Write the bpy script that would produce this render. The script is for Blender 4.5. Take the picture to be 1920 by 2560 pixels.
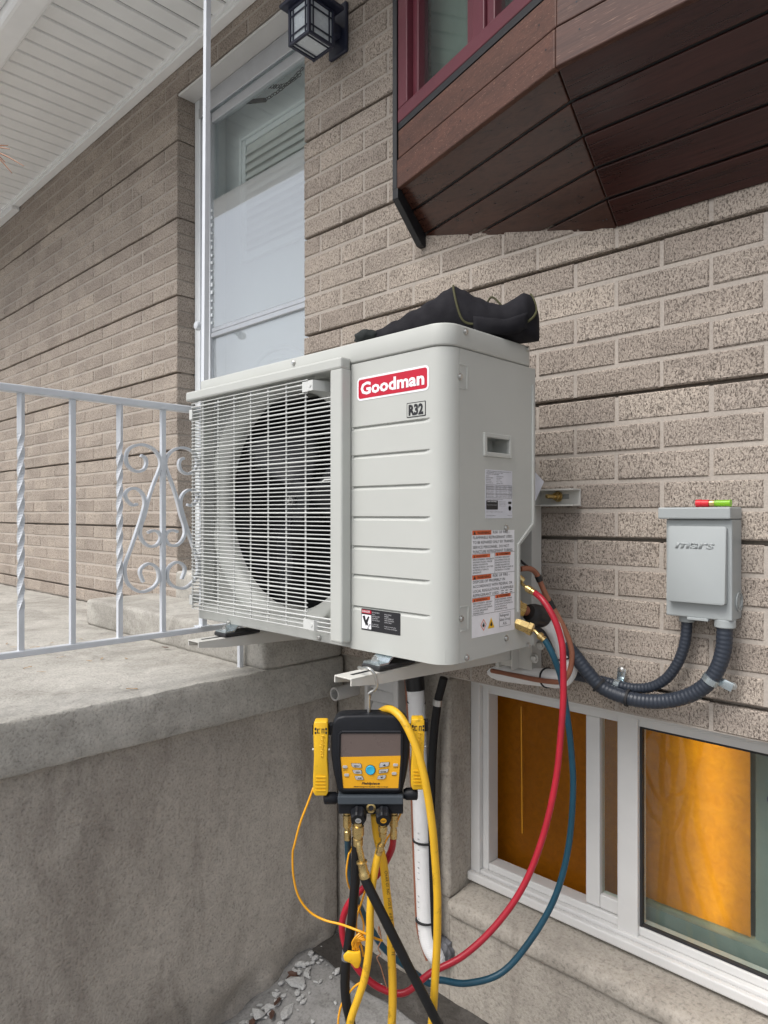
import bpy, bmesh, math, random
from mathutils import Vector, Matrix, noise
random.seed(7)
R_ = math.radians
for o in list(bpy.data.objects): bpy.data.objects.remove(o)
scene = bpy.context.scene
COL = scene.collection

# ------------------------------------------------------------------ camera
FPX, CX, HY = 1734.0, 960.0, 1285.0          # focal length in photo pixels, centre column, horizon row
YAW = R_(44.09)
CAM = Vector((0.0, -1.62, 1.47))
cam = bpy.data.cameras.new('camera'); camo = bpy.data.objects.new('camera', cam); COL.objects.link(camo)
cam.sensor_fit = 'VERTICAL'; cam.sensor_height = 36.0; cam.lens = 36.0*FPX/2560.0
cam.shift_y = 5.0/2560.0
cam.clip_start = 0.02; cam.clip_end = 1000
camo.location = CAM; camo.rotation_euler = (R_(90), 0, YAW)
scene.camera = camo

# ------------------------------------------------------------------ sky and light (overcast)
world = bpy.data.worlds.new('World'); scene.world = world; world.use_nodes = True
wn = world.node_tree; bg = wn.nodes['Background']
sky = wn.nodes.new('ShaderNodeTexSky'); sky.sky_type = 'NISHITA'; sky.sun_disc = False
SUN_EL, SUN_AZ = R_(54), R_(188)             # azimuth measured from +Y towards +X
sky.sun_elevation = SUN_EL; sky.sun_rotation = SUN_AZ
sky.air_density = 1.0; sky.dust_density = 4.0; sky.ozone_density = 1.0
hs = wn.nodes.new('ShaderNodeHueSaturation'); hs.inputs['Saturation'].default_value = 0.42
wn.links.new(sky.outputs[0], hs.inputs['Color']); wn.links.new(hs.outputs[0], bg.inputs['Color'])
bg.inputs['Strength'].default_value = 0.115
sl = bpy.data.lights.new('sun', 'SUN'); so = bpy.data.objects.new('sun', sl); COL.objects.link(so)
sl.energy = 1.4; sl.angle = R_(35); sl.color = (1.0, 0.985, 0.965)
sd = Vector((math.sin(SUN_AZ)*math.cos(SUN_EL), math.cos(SUN_AZ)*math.cos(SUN_EL), math.sin(SUN_EL)))
so.rotation_euler = sd.to_track_quat('Z', 'Y').to_euler(); so.location = (-3, -6, 8)
scene.view_settings.view_transform = 'Standard'; scene.view_settings.look = 'None'
scene.view_settings.exposure = 0.64; scene.view_settings.gamma = 1.0
scene.view_settings.use_curve_mapping = False

# ------------------------------------------------------------------ where a photo point lies on a real plane
FW = Vector((-math.sin(YAW), math.cos(YAW), 0)); RT = Vector((math.cos(YAW), math.sin(YAW), 0)); UP = Vector((0, 0, 1))
def ray(px, py): return FW + RT*((px-CX)/FPX) + UP*((HY-py)/FPX)
def atT(px, py, t): return CAM + ray(px, py)*t
def atX(px, py, X): d = ray(px, py); return CAM + d*((X-CAM.x)/d.x)
def atY(px, py, Y): d = ray(px, py); return CAM + d*((Y-CAM.y)/d.y)
def atZ(px, py, Z): d = ray(px, py); return CAM + d*((Z-CAM.z)/d.z)
def proj(p):
    v = Vector(p)-CAM; t = v.dot(FW)
    return (CX+FPX*v.dot(RT)/t, HY-FPX*v.z/t, t) if t > 0.05 else (-9e9, 0, t)
def zm(x0, y0, k): return lambda a, b: (x0+a*k, y0+b*k)
Z1 = zm(0, 0, .57866); Z2 = zm(960, 0, .57866); Z3 = zm(0, 900, .57866); Z4 = zm(960, 900, .57866)
Z5 = zm(0, 1600, .57866); Z6 = zm(960, 1600, .57866); Z7 = zm(680, 1650, .30139); Z8 = zm(680, 2060, .30139)
ZB = zm(840, 660, .3255); ZS = zm(1120, 1140, .22607); ZV = zm(1230, 1400, .18083); ZX = zm(1330, 1180, .34358)
ZR = zm(240, 1040, .29851); ZG = zm(460, 860, .30139); ZF = zm(780, 1480, .20494); ZA = zm(0, 0, 1.15732)

# ------------------------------------------------------------------ object helpers
WM = {}
def _link(o, parent, M):
    COL.objects.link(o); WM[o.name] = M.copy()
    if parent is not None:
        o.parent = parent; o.matrix_parent_inverse = WM[parent.name].inverted()
    o.matrix_basis = M
    return o
def tag(o, label=None, cat=None, group=None, kind=None):
    if label: o['label'] = label
    if cat: o['category'] = cat
    if group: o['group'] = group
    if kind: o['kind'] = kind
    return o
def thing(name, loc, label, cat, group=None, parent=None):
    o = bpy.data.objects.new(name, None); o.empty_display_size = .05
    _link(o, parent, Matrix.Translation(Vector(loc)))
    return tag(o, label, cat, group)
def group_part(name, loc, parent):
    o = bpy.data.objects.new(name, None); o.empty_display_size = .05
    return _link(o, parent, Matrix.Translation(Vector(loc)))
def fin(name, bm, m, smooth=False, ang=40):
    bmesh.ops.recalc_face_normals(bm, faces=bm.faces)
    me = bpy.data.meshes.new(name); bm.to_mesh(me); bm.free()
    if m is not None: me.materials.append(m)
    if smooth:
        me.polygons.foreach_set('use_smooth', [True]*len(me.polygons))
        if ang: me.set_sharp_from_angle(angle=R_(ang))
    return me
def obj(name, bm, m, parent=None, smooth=False, M=None, ang=40, origin=True):
    """bm in world coordinates unless M is given; the origin moves to the base centre of its box"""
    me = bm if isinstance(bm, bpy.types.Mesh) else fin(name, bm, m, smooth, ang)
    if M is None:
        M = Matrix()
        if origin and len(me.vertices):
            xs = [v.co.x for v in me.vertices]; ys = [v.co.y for v in me.vertices]; zs = [v.co.z for v in me.vertices]
            c = Vector(((min(xs)+max(xs))/2, (min(ys)+max(ys))/2, min(zs)))
            me.transform(Matrix.Translation(-c)); M = Matrix.Translation(c)
    return _link(bpy.data.objects.new(name, me), parent, M)
def B(): return bmesh.new()
def merge(bm, t, M=None):
    me = bpy.data.meshes.new('t'); t.to_mesh(me); t.free()
    if M is not None: me.transform(M)
    bm.from_mesh(me); bpy.data.meshes.remove(me)
def obox(bm, M, sx, sy, sz, bev=0, seg=2):
    t = B(); bmesh.ops.create_cube(t, size=1); bmesh.ops.scale(t, vec=(sx, sy, sz), verts=t.verts)
    if bev > 0: bmesh.ops.bevel(t, geom=list(t.edges), offset=bev, segments=seg, profile=.5, affect='EDGES', clamp_overlap=True)
    merge(bm, t, M); return bm
def box(bm, x0, x1, y0, y1, z0, z1, bev=0, seg=2):
    return obox(bm, Matrix.Translation(((x0+x1)/2, (y0+y1)/2, (z0+z1)/2)), abs(x1-x0), abs(y1-y0), abs(z1-z0), bev, seg)
def catmull(pts, n=8):
    pts = [Vector(p) for p in pts]
    if len(pts) < 3: return pts
    P = [pts[0]*2-pts[1]]+pts+[pts[-1]*2-pts[-2]]; out = []
    for i in range(1, len(P)-2):
        a, b, c, d = P[i-1:i+3]
        for k in range(n):
            u = k/n
            out.append(.5*((2*b)+(c-a)*u+(2*a-5*b+4*c-d)*u*u+(3*b-a-3*c+d)*u**3))
    out.append(pts[-1]); return out
def frames(pts):
    T = []
    for i in range(len(pts)):
        v = pts[min(i+1, len(pts)-1)]-pts[max(i-1, 0)]
        T.append(v.normalized() if v.length > 1e-9 else Vector((0, 0, 1)))
    n = T[0].orthogonal().normalized(); out = []
    for i, t in enumerate(T):
        n = (n-t*n.dot(t)); n = n.normalized() if n.length > 1e-9 else t.orthogonal().normalized()
        out.append((t, n, t.cross(n)))
    return out
def tube(bm, pts, r, n=10, sm=8, ribs=None):
    """round tube along pts; r a number or list per control point"""
    if sm:
        k = len(pts); P = catmull(pts, sm)
        rr = [r]*len(P) if not isinstance(r, (list, tuple)) else [r[min(int(i/sm), k-2)]*(1-(i/sm-min(int(i/sm), k-2)))+r[min(int(i/sm)+1, k-1)]*(i/sm-min(int(i/sm), k-2)) for i in range(len(P))]
    else:
        P = [Vector(p) for p in pts]; rr = [r]*len(P) if not isinstance(r, (list, tuple)) else list(r)
    if ribs:                                  # corrugation: resample evenly and modulate the radius
        L = [0]
        for i in range(1, len(P)): L.append(L[-1]+(P[i]-P[i-1]).length)
        m = int(L[-1]/ribs[0])*4; Q = []; j = 0
        for i in range(m+1):
            s = L[-1]*i/m
            while j < len(L)-2 and L[j+1] < s: j += 1
            u = (s-L[j])/max(L[j+1]-L[j], 1e-9); Q.append(P[j].lerp(P[j+1], u))
        P = Q; rr = [rr[0]*(1+(ribs[1] if i % 4 < 2 else -ribs[1])) for i in range(len(P))]
    rings = []
    for p, (t, a, b), q in zip(P, frames(P), rr):
        rings.append([bm.verts.new(p+(a*math.cos(2*math.pi*k/n)+b*math.sin(2*math.pi*k/n))*q) for k in range(n)])
    for A, C in zip(rings, rings[1:]):
        for k in range(n): bm.faces.new((A[k], A[(k+1) % n], C[(k+1) % n], C[k]))
    bm.faces.new(rings[0][::-1]); bm.faces.new(rings[-1]); return bm
def strip(bm, pts, w, h, side, sm=6):
    """rectangular bar along pts, w measured along 'side'"""
    P = catmull(pts, sm) if sm else [Vector(p) for p in pts]; rings = []; side = Vector(side).normalized()
    for p, (t, a, b) in zip(P, frames(P)):
        nrm = t.cross(side).normalized()
        rings.append([bm.verts.new(p+side*(i*w/2)+nrm*(j*h/2)) for i, j in ((-1, -1), (1, -1), (1, 1), (-1, 1))])
    for A, C in zip(rings, rings[1:]):
        for k in range(4): bm.faces.new((A[k], A[(k+1) % 4], C[(k+1) % 4], C[k]))
    bm.faces.new(rings[0][::-1]); bm.faces.new(rings[-1]); return bm
def axis_M(p, d, up=None):
    d = Vector(d).normalized(); x = (Vector(up).cross(d) if up is not None else d.orthogonal()); x = x.normalized(); y = d.cross(x)
    M = Matrix((x, y, d)).transposed().to_4x4(); M.translation = Vector(p); return M
def lathe(bm, prof, M, n=16):
    rings = [[bm.verts.new(M @ Vector((r*math.cos(2*math.pi*k/n), r*math.sin(2*math.pi*k/n), z))) for k in range(n)] for r, z in prof]
    for A, C in zip(rings, rings[1:]):
        for k in range(n): bm.faces.new((A[k], A[(k+1) % n], C[(k+1) % n], C[k]))
    bm.faces.new(rings[0][::-1]); bm.faces.new(rings[-1]); return bm
def cyl(bm, a, b, r, n=14, bev=.0):
    a = Vector(a); b = Vector(b); L = (b-a).length
    pr = [(r, 0), (r, L)] if not bev else [(r-bev, 0), (r, bev), (r, L-bev), (r-bev, L)]
    return lathe(bm, pr, axis_M(a, b-a), n)
def prism(bm, poly, M, h, bev=0):
    t = B(); vs = [t.verts.new((x, y, 0)) for x, y in poly]; f = t.faces.new(vs)
    e = bmesh.ops.extrude_face_region(t, geom=[f]); bmesh.ops.translate(t, vec=(0, 0, h), verts=[v for v in e['geom'] if isinstance(v, bmesh.types.BMVert)])
    if bev: bmesh.ops.bevel(t, geom=list(t.edges), offset=bev, segments=2, profile=.5, affect='EDGES', clamp_overlap=True)
    merge(bm, t, M); return bm
def rrect(w, h, r, n=5):
    out = []
    for cx, cy, a0 in ((w/2-r, h/2-r, 0), (-w/2+r, h/2-r, 90), (-w/2+r, -h/2+r, 180), (w/2-r, -h/2+r, 270)):
        for k in range(n+1):
            a = R_(a0+90*k/n); out.append((cx+r*math.cos(a), cy+r*math.sin(a)))
    return out
def sheet(bm, f, us, vs):
    g = [[bm.verts.new(f(u, v)) for u in us] for v in vs]
    for i in range(len(vs)-1):
        for j in range(len(us)-1): bm.faces.new((g[i][j], g[i][j+1], g[i+1][j+1], g[i+1][j]))
    return bm
def subdiv(bm, cut):
    """cut long edges until every edge is shorter than cut"""
    for _ in range(7):
        L = [e for e in bm.edges if e.calc_length() > cut]
        if not L: break
        bmesh.ops.subdivide_edges(bm, edges=L, cuts=1, use_grid_fill=True)
def wobble(bm, amp, sc, seed=0):
    for v in bm.verts: v.co += noise.noise_vector(v.co*sc+Vector((seed, seed*2, 3)))*amp
def lin(a, b, n): return [a+(b-a)*i/(n-1) for i in range(n)]
TXT = {}
def text(bm, s, M, h, w=None, bold=0, align='LEFT', extr=0.0, italic=0):
    """flat lettering, local x right / y up in M; h cap height; w total width"""
    c = bpy.data.curves.new('t', 'FONT'); c.body = s; c.size = 1; c.offset = bold; c.extrude = 0; c.resolution_u = 2; c.shear = italic
    o = bpy.data.objects.new('t', c); me = o.to_mesh().copy(); o.to_mesh_clear(); bpy.data.objects.remove(o); bpy.data.curves.remove(c)
    if not len(me.vertices): bpy.data.meshes.remove(me); return bm
    xs = [v.co.x for v in me.vertices]; W = max(xs)-min(xs); sy = h/.70; sx = (w/W) if w else sy*.95
    x0 = min(xs); dx = {'LEFT': 0, 'CENTER': -W*sx/2, 'RIGHT': -W*sx}[align]
    me.transform(Matrix.Translation((dx, 0, 0)) @ Matrix.Diagonal((sx, sy, 1, 1)) @ Matrix.Translation((-x0, 0, 0)))
    if extr:
        t = B(); t.from_mesh(me); e = bmesh.ops.extrude_face_region(t, geom=list(t.faces))
        bmesh.ops.translate(t, vec=(0, 0, extr), verts=[v for v in e['geom'] if isinstance(v, bmesh.types.BMVert)]); t.to_mesh(me); t.free()
    me.transform(M); bm.from_mesh(me); bpy.data.meshes.remove(me); return bm

# ------------------------------------------------------------------ materials
MT = {}
def _n(nt, t, **kw):
    n = nt.nodes.new(t)
    for k, v in kw.items():
        if k.startswith('i_'): n.inputs[k[2:].replace('_', ' ')].default_value = v
        else: setattr(n, k, v)
    return n
def base(name):
    m = bpy.data.materials.new(name); m.use_nodes = True; nt = m.node_tree; p = nt.nodes['Principled BSDF']
    MT[name] = m; return m, nt, p
def ramp(nt, src, stops):
    r = nt.nodes.new('ShaderNodeValToRGB'); e = r.color_ramp.elements
    while len(e) < len(stops): e.new(.5)
    for x, (pos, c) in zip(e, stops): x.position = pos; x.color = (*c, 1) if len(c) == 3 else c
    nt.links.new(src, r.inputs[0]); return r
def coords(nt, scale=(1, 1, 1), rot=(0, 0, 0), world=True):
    g = nt.nodes.new('ShaderNodeNewGeometry' if world else 'ShaderNodeTexCoord'); mp = nt.nodes.new('ShaderNodeMapping')
    nt.links.new(g.outputs['Position' if world else 'Object'], mp.inputs['Vector']); mp.inputs['Scale'].default_value = scale; mp.inputs['Rotation'].default_value = rot
    return mp.outputs[0]
def noi(nt, vec, sc, det=4, ro=.55, dist=0):
    n = nt.nodes.new('ShaderNodeTexNoise'); n.inputs['Scale'].default_value = sc; n.inputs['Detail'].default_value = det
    n.inputs['Roughness'].default_value = ro; n.inputs['Distortion'].default_value = dist; nt.links.new(vec, n.inputs['Vector']); return n.outputs['Fac']
def mixc(nt, fac, a, b, mode='MIX'):
    m = nt.nodes.new('ShaderNodeMix'); m.data_type = 'RGBA'; m.blend_type = mode
    for s, v in ((m.inputs[0], fac), (m.inputs[6], a), (m.inputs[7], b)):
        if hasattr(v, 'is_output') or isinstance(v, bpy.types.NodeSocket): nt.links.new(v, s)
        else: s.default_value = v if not isinstance(v, tuple) else ((*v, 1) if len(v) == 3 else v)
    return m.outputs[2]
def bump(nt, p, src, strength=.3, dist=.004, prev=None):
    b = nt.nodes.new('ShaderNodeBump'); b.inputs['Strength'].default_value = strength; b.inputs['Distance'].default_value = dist
    nt.links.new(src, b.inputs['Height'])
    if prev is not None: nt.links.new(prev, b.inputs['Normal'])
    nt.links.new(b.outputs[0], p.inputs['Normal']); return b.outputs[0]
def plain(name, c, rough=.5, metal=0, var=.08, sc=9, bs=0, bsc=200, spec=.5, coat=0, bd=.001):
    """paint, plastic, metal: slight unevenness in tone and gloss"""
    m, nt, p = base(name); v = coords(nt)
    f = noi(nt, v, sc, 5, .6); lo = tuple(x*(1-var) for x in c); hi = tuple(min(1, x*(1+var)) for x in c)
    nt.links.new(ramp(nt, f, [(.3, lo), (.7, hi)]).outputs[0], p.inputs['Base Color'])
    rr = ramp(nt, noi(nt, v, sc*3, 4), [(.3, (max(0, rough-.07),)*3), (.7, (min(1, rough+.07),)*3)]); nt.links.new(rr.outputs[0], p.inputs['Roughness'])
    p.inputs['Metallic'].default_value = metal; p.inputs['Specular IOR Level'].default_value = spec
    if coat: p.inputs['Coat Weight'].default_value = coat
    if bs: bump(nt, p, noi(nt, v, bsc, 4), bs, bd)
    return m
def glow_glass(name, tint, refl, rough=.02, sky_veil=0.0):
    """thin pane: lets light through, reflects by angle"""
    m = bpy.data.materials.new(name); m.use_nodes = True; nt = m.node_tree; nt.nodes.remove(nt.nodes['Principled BSDF'])
    out = nt.nodes['Material Output']; tr = nt.nodes.new('ShaderNodeBsdfTransparent'); tr.inputs[0].default_value = (*tint, 1)
    gl = nt.nodes.new('ShaderNodeBsdfGlossy'); gl.inputs['Roughness'].default_value = rough
    ge = nt.nodes.new('ShaderNodeNewGeometry'); dt = nt.nodes.new('ShaderNodeVectorMath'); dt.operation = 'DOT_PRODUCT'
    nt.links.new(ge.outputs['Incoming'], dt.inputs[0]); nt.links.new(ge.outputs['Normal'], dt.inputs[1])
    def mth(op, a, b=None):
        n = nt.nodes.new('ShaderNodeMath'); n.operation = op
        for s, v in zip(n.inputs, (a, b)):
            if v is None: continue
            if isinstance(v, (int, float)): s.default_value = v
            else: nt.links.new(v, s)
        return n.outputs[0]
    fr = mth('ADD', mth('MULTIPLY', mth('POWER', mth('SUBTRACT', 1.0, mth('ABSOLUTE', dt.outputs['Value'])), 5.0), .96), .04)
    mul = nt.nodes.new('ShaderNodeMath'); mul.operation = 'MULTIPLY'; mul.use_clamp = True; mul.inputs[1].default_value = refl
    nt.links.new(fr, mul.inputs[0]); mx = nt.nodes.new('ShaderNodeMixShader')
    nt.links.new(mul.outputs[0], mx.inputs[0]); nt.links.new(tr.outputs[0], mx.inputs[1]); nt.links.new(gl.outputs[0], mx.inputs[2])
    last = mx.outputs[0]
    if sky_veil:
        df = nt.nodes.new('ShaderNodeBsdfDiffuse'); df.inputs[0].default_value = (.8, .84, .86, 1)  # diffuse white mixed in imitates a veil of reflected sky
        m2 = nt.nodes.new('ShaderNodeMixShader'); m2.inputs[0].default_value = sky_veil; nt.links.new(last, m2.inputs[1]); nt.links.new(df.outputs[0], m2.inputs[2]); last = m2.outputs[0]
    nt.links.new(last, out.inputs[0]); return m

# brick: warm grey-tan rug-faced brick with dark pits, every brick a little different
def mk_brick():
    m, nt, p = base('brick'); g = nt.nodes.new('ShaderNodeNewGeometry'); sp = nt.nodes.new('ShaderNodeSeparateXYZ'); nt.links.new(g.outputs['Position'], sp.inputs[0])
    def mth(op, a, b=None):
        n = nt.nodes.new('ShaderNodeMath'); n.operation = op
        for s, v in zip(n.inputs, (a, b)):
            if v is None: continue
            if isinstance(v, (int, float)): s.default_value = v
            else: nt.links.new(v, s)
        return n.outputs[0]
    row = mth('FLOOR', mth('DIVIDE', mth('SUBTRACT', sp.outputs['Z'], 1.408), .071))
    half = mth('MULTIPLY', mth('MODULO', mth('ADD', row, 100), 2), .5)
    colm = mth('FLOOR', mth('ADD', mth('DIVIDE', mth('ADD', sp.outputs['X'], .776), .2225), half))
    cv = nt.nodes.new('ShaderNodeCombineXYZ'); nt.links.new(colm, cv.inputs[0]); nt.links.new(row, cv.inputs[1])
    wnz = nt.nodes.new('ShaderNodeTexWhiteNoise'); wnz.noise_dimensions = '2D'; nt.links.new(cv.outputs[0], wnz.inputs['Vector'])
    tone = ramp(nt, wnz.outputs['Value'], [(0, (.435, .375, .325)), (.35, (.478, .415, .362)), (.7, (.50, .435, .378)), (1, (.54, .47, .405))]).outputs[0]
    v = coords(nt, (1.6, 1.6, .75)); f1 = noi(nt, v, 185, 3, .6, .5)          # vertical rug marks
    v2 = coords(nt, (1, 1, 1)); f2 = noi(nt, v2, 260, 3, .6, .3)
    v3 = coords(nt, (.8, .8, 1.5)); f3 = noi(nt, v3, 5, 4)
    pit = ramp(nt, f1, [(.375, (0, 0, 0)), (.465, (1, 1, 1))]).outputs[0]
    c = mixc(nt, pit, (.165, .138, .118), tone)
    pit2 = ramp(nt, f2, [(.38, (0, 0, 0)), (.45, (1, 1, 1))]).outputs[0]
    c = mixc(nt, pit2, mixc(nt, .55, tone, (.06, .05, .045)), c)
    stain = ramp(nt, f3, [(.3, (.80, .79, .78)), (.62, (1.04, 1.03, 1.01))]).outputs[0]
    c = mixc(nt, 1.0, c, stain, 'MULTIPLY')
    nt.links.new(c, p.inputs['Base Color']); p.inputs['Roughness'].default_value = .93; p.inputs['Specular IOR Level'].default_value = .2
    b1 = bump(nt, p, ramp(nt, f1, [(.3, (0, 0, 0)), (.56, (1, 1, 1))]).outputs[0], .75, .003)
    bump(nt, p, f2, .35, .0015, b1); return m
def mk_mortar():
    m, nt, p = base('mortar'); v = coords(nt); f = noi(nt, v, 6, 5); g = noi(nt, v, 220, 4)
    c = mixc(nt, 1, ramp(nt, f, [(.3, (.405, .358, .315)), (.7, (.48, .428, .375))]).outputs[0], ramp(nt, g, [(.3, (.82, .82, .82)), (.6, (1, 1, 1))]).outputs[0], 'MULTIPLY')
    nt.links.new(c, p.inputs['Base Color']); p.inputs['Roughness'].default_value = .95; bump(nt, p, g, .4, .001); return m
def mk_concrete(name, a, b, stain, sc=2.2, bs=.5, grain=110, trow=.012, streak=False, bd=.004):
    """trowelled render / concrete with blotchy stains"""
    m, nt, p = base(name); v = coords(nt); f = noi(nt, v, sc, 7, .62, .6); h = noi(nt, v, 17, 5, .6, 1.2); g = noi(nt, v, grain, 5, .65, 0)
    c = ramp(nt, f, [(.28, a), (.68, b)]).outputs[0]
    vs = coords(nt, (1.3, 1.3, .35) if streak else (1, 1, 1)); s = noi(nt, vs, 3.1, 6, .65, .8)
    c = mixc(nt, ramp(nt, s, [(.50, (0, 0, 0)), (.70, (.75, .75, .75))]).outputs[0], c, stain)
    c = mixc(nt, 1, c, ramp(nt, h, [(.3, (.86, .86, .86)), (.65, (1.05, 1.05, 1.05))]).outputs[0], 'MULTIPLY')
    c = mixc(nt, 1, c, ramp(nt, g, [(.32, (.66, .66, .66)), (.46, (.97, .97, .97)), (.68, (1.12, 1.12, 1.12))]).outputs[0], 'MULTIPLY')  # grain hollows darkened in the colour, standing in for weak relief shading
    nt.links.new(c, p.inputs['Base Color']); p.inputs['Roughness'].default_value = .93; p.inputs['Specular IOR Level'].default_value = .25
    b1 = bump(nt, p, g, bs, bd); bump(nt, p, h, bs*.6, trow, b1); return m
def mk_wood(name, a, b, rot=0, pale=(.30, .17, .12), wear=.68, rough=.27):
    m, nt, p = base(name); v = coords(nt, (1.2, 26, 26), (0, 0, rot)); f = noi(nt, v, 3.2, 6, .6, 1.3)
    v2 = coords(nt, (1, 9, 9), (0, 0, rot)); f2 = noi(nt, v2, 2, 3, .5, .5); g = noi(nt, coords(nt, (6, 120, 120), (0, 0, rot)), 4, 3)
    c = ramp(nt, f, [(.3, a), (.55, b), (.75, a)]).outputs[0]
    c = mixc(nt, 1, c, ramp(nt, f2, [(.3, (.72, .72, .72)), (.7, (1.2, 1.18, 1.15))]).outputs[0], 'MULTIPLY')
    c = mixc(nt, ramp(nt, g, [(wear, (0, 0, 0)), (wear+.08, (.8, .8, .8))]).outputs[0], c, pale)
    nt.links.new(c, p.inputs['Base Color']); p.inputs['Roughness'].default_value = rough; bump(nt, p, f, .3, .0015); return m
mk_brick(); mk_mortar()
mk_concrete('parging', (.39, .352, .308), (.55, .505, .45), (.21, .18, .155), 1.3, .9, 140, .003, True, .006)
mk_concrete('foundation', (.36, .325, .28), (.47, .43, .375), (.27, .24, .205), 1.6, .6, 120, .008, True, .005)
mk_concrete('slab', (.36, .345, .31), (.50, .48, .44), (.24, .225, .20), 2.4, .6, 150, .005, False, .004)
mk_concrete('ground', (.23, .226, .218), (.31, .304, .295), (.17, .166, .158), 3.5, .5, 120, .008); mk_concrete('path', (.21, .206, .198), (.33, .323, .312), (.12, .115, .107), 3.5, .5, 120, .008)
mk_concrete('soil', (.045, .04, .036), (.085, .078, .07), (.16, .15, .14), 5, .7, 70, .02)
mk_concrete('rubble', (.42, .42, .41), (.56, .56, .55), (.3, .3, .29), 9, .4, 160, .004)
mk_wood('wood_side_shaded', (.028, .0105, .0075), (.060, .023, .015), R_(-15), (.14, .065, .04), .70); mk_wood('wood_front_shaded', (.022, .0062, .0052), (.042, .0125, .0095), 0, (.07, .026, .02), .72); mk_wood('wood_faded_lit', (.056, .022, .015), (.098, .040, .026), R_(-15), (.26, .15, .10), .62, .6); mk_wood('wood_faded_lit_front', (.046, .018, .0135), (.080, .034, .024), 0, (.24, .14, .10), .60, .6)  # underside boards darkened to imitate their shade; weathered fascia boards get the lit tone
plain('maroon', (.115, .022, .034), .38, 0, .1); plain('black_paint', (.012, .012, .014), .5)
plain('ac_white', (.49, .50, .472), .36, 0, .035, 4, .05, 600, .4); plain('grille_white', (.62, .63, .61), .4, 0, .03)
plain('mid_grey', (.30, .31, .30), .6); plain('fan_black', (.010, .011, .014), .5, 0, .15); plain('dark', (.012, .012, .013), .9)  # includes the mid grey of the roof and the rail slot
plain('white_metal', (.66, .69, .73), .34, 0, .05, 14, .25, 90, .5, .15); plain('door_white', (.82, .86, .885), .45, 0, .03)
plain('alu', (.55, .57, .60), .38, .5, .06); plain('soffit', (.90, .91, .905), .5, 0, .03); plain('vinyl', (.64, .635, .62), .42, 0, .05, 5)
plain('box_grey', (.345, .37, .372), .42, 0, .04, 4); plain('conduit', (.026, .033, .047), .42, 0, .1); plain('steel', (.62, .62, .60), .3, .95, .1)
plain('zinc', (.58, .66, .70), .25, .9, .1); plain('brass', (.62, .46, .20), .3, .95, .15, 60); plain('copper_wrap', (.30, .115, .065), .5, 0, .1)
plain('hose_red', (.37, .010, .026), .38, 0, .12, 20); plain('hose_blue', (.007, .058, .095), .38, 0, .12, 20); plain('hose_black', (.009, .009, .010), .5, 0, .2, 25, 0, 200, .3)
def mk_yellow(name, c):
    m, nt, p = base(name); v = coords(nt); f = noi(nt, v, 26, 6, .7); c2 = ramp(nt, f, [(.30, tuple(x*.45 for x in c)), (.42, c), (.8, tuple(min(1, x*1.12) for x in c))]).outputs[0]
    nt.links.new(c2, p.inputs['Base Color']); p.inputs['Roughness'].default_value = .45
mk_yellow('hose_yellow', (.70, .40, .018)); mk_yellow('clamp_yellow', (.72, .42, .012)); plain('cord_yellow', (.78, .36, .012), .45)
plain('panel_yellow', (.76, .37, .008), .4, 0, .04); plain('gauge_black', (.007, .008, .011), .45, 0, .1, 30, .1, 500, .3); plain('screen', (.125, .095, .085), .3, 0, .05)
plain('gauge_grey', (.055, .066, .078), .42, 0, .08, 9, 0, 200, .3); plain('key_grey', (.42, .42, .42), .5); plain('key_blue', (.03, .40, .62), .35)
plain('insul', (.83, .825, .82), .7, 0, .05, 12, .3, 300); plain('pvc', (.55, .54, .52), .4); plain('bracket', (.60, .59, .55), .4, 0, .04)
plain('rubber', (.02, .02, .022), .7); plain('red_sticker', (.50, .002, .026), .4); plain('white_sticker', (.83, .83, .86), .4); plain('ink', (.015, .015, .018), .5)
plain('pale_ink', (.6, .6, .62), .5); plain('orange_ink', (.72, .13, .03), .45); plain('label_silver', (.62, .63, .68), .35); plain('amber_ink', (.85, .5, .02), .4)
plain('bag_black', (.009, .0085, .012), .85, 0, .25, 14, .5, 900, .3); plain('bag_pipe', (.06, .058, .022), .8); plain('bag_green', (.014, .018, .018), .85)
plain('navy', (.022, .026, .05), .4); plain('lamp_glass', (.62, .68, .72), .25, 0, .05); plain('paper', (.80, .80, .86), .7); plain('blind', (.66, .68, .67), .5)
plain('tape', (.012, .012, .013), .38); plain('seal_grey', (.12, .12, .13), .6, 0, .5, 30, .6, 60, .5, 0, .006); plain('leaf', (.085, .042, .028), .7, 0, .35, 40); plain('leaf_tan', (.36, .24, .13), .7, 0, .3, 30)
plain('needle', (.40, .20, .12), .6); plain('red_plastic', (.62, .02, .03), .35); plain('curtain', (.22, .255, .235), .7); plain('purple', (.012, .013, .06), .35)
plain('dark_motor', (.03, .03, .035), .5); plain('fin', (.05, .05, .052), .6)
MT['glass'] = glow_glass('glass', (.94, .96, .95), 1.0); MT['glass_bright'] = glow_glass('glass_bright', (.96, .98, .99), 6.0, .03, .17); MT['glass_dark'] = glow_glass('glass_dark', (.86, .91, .89), .9, .02, .012)
m, nt, p = base('vial'); p.inputs['Base Color'].default_value = (.35, .75, .02, 1); p.inputs['Transmission Weight'].default_value = .5; p.inputs['Roughness'].default_value = .12
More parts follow.
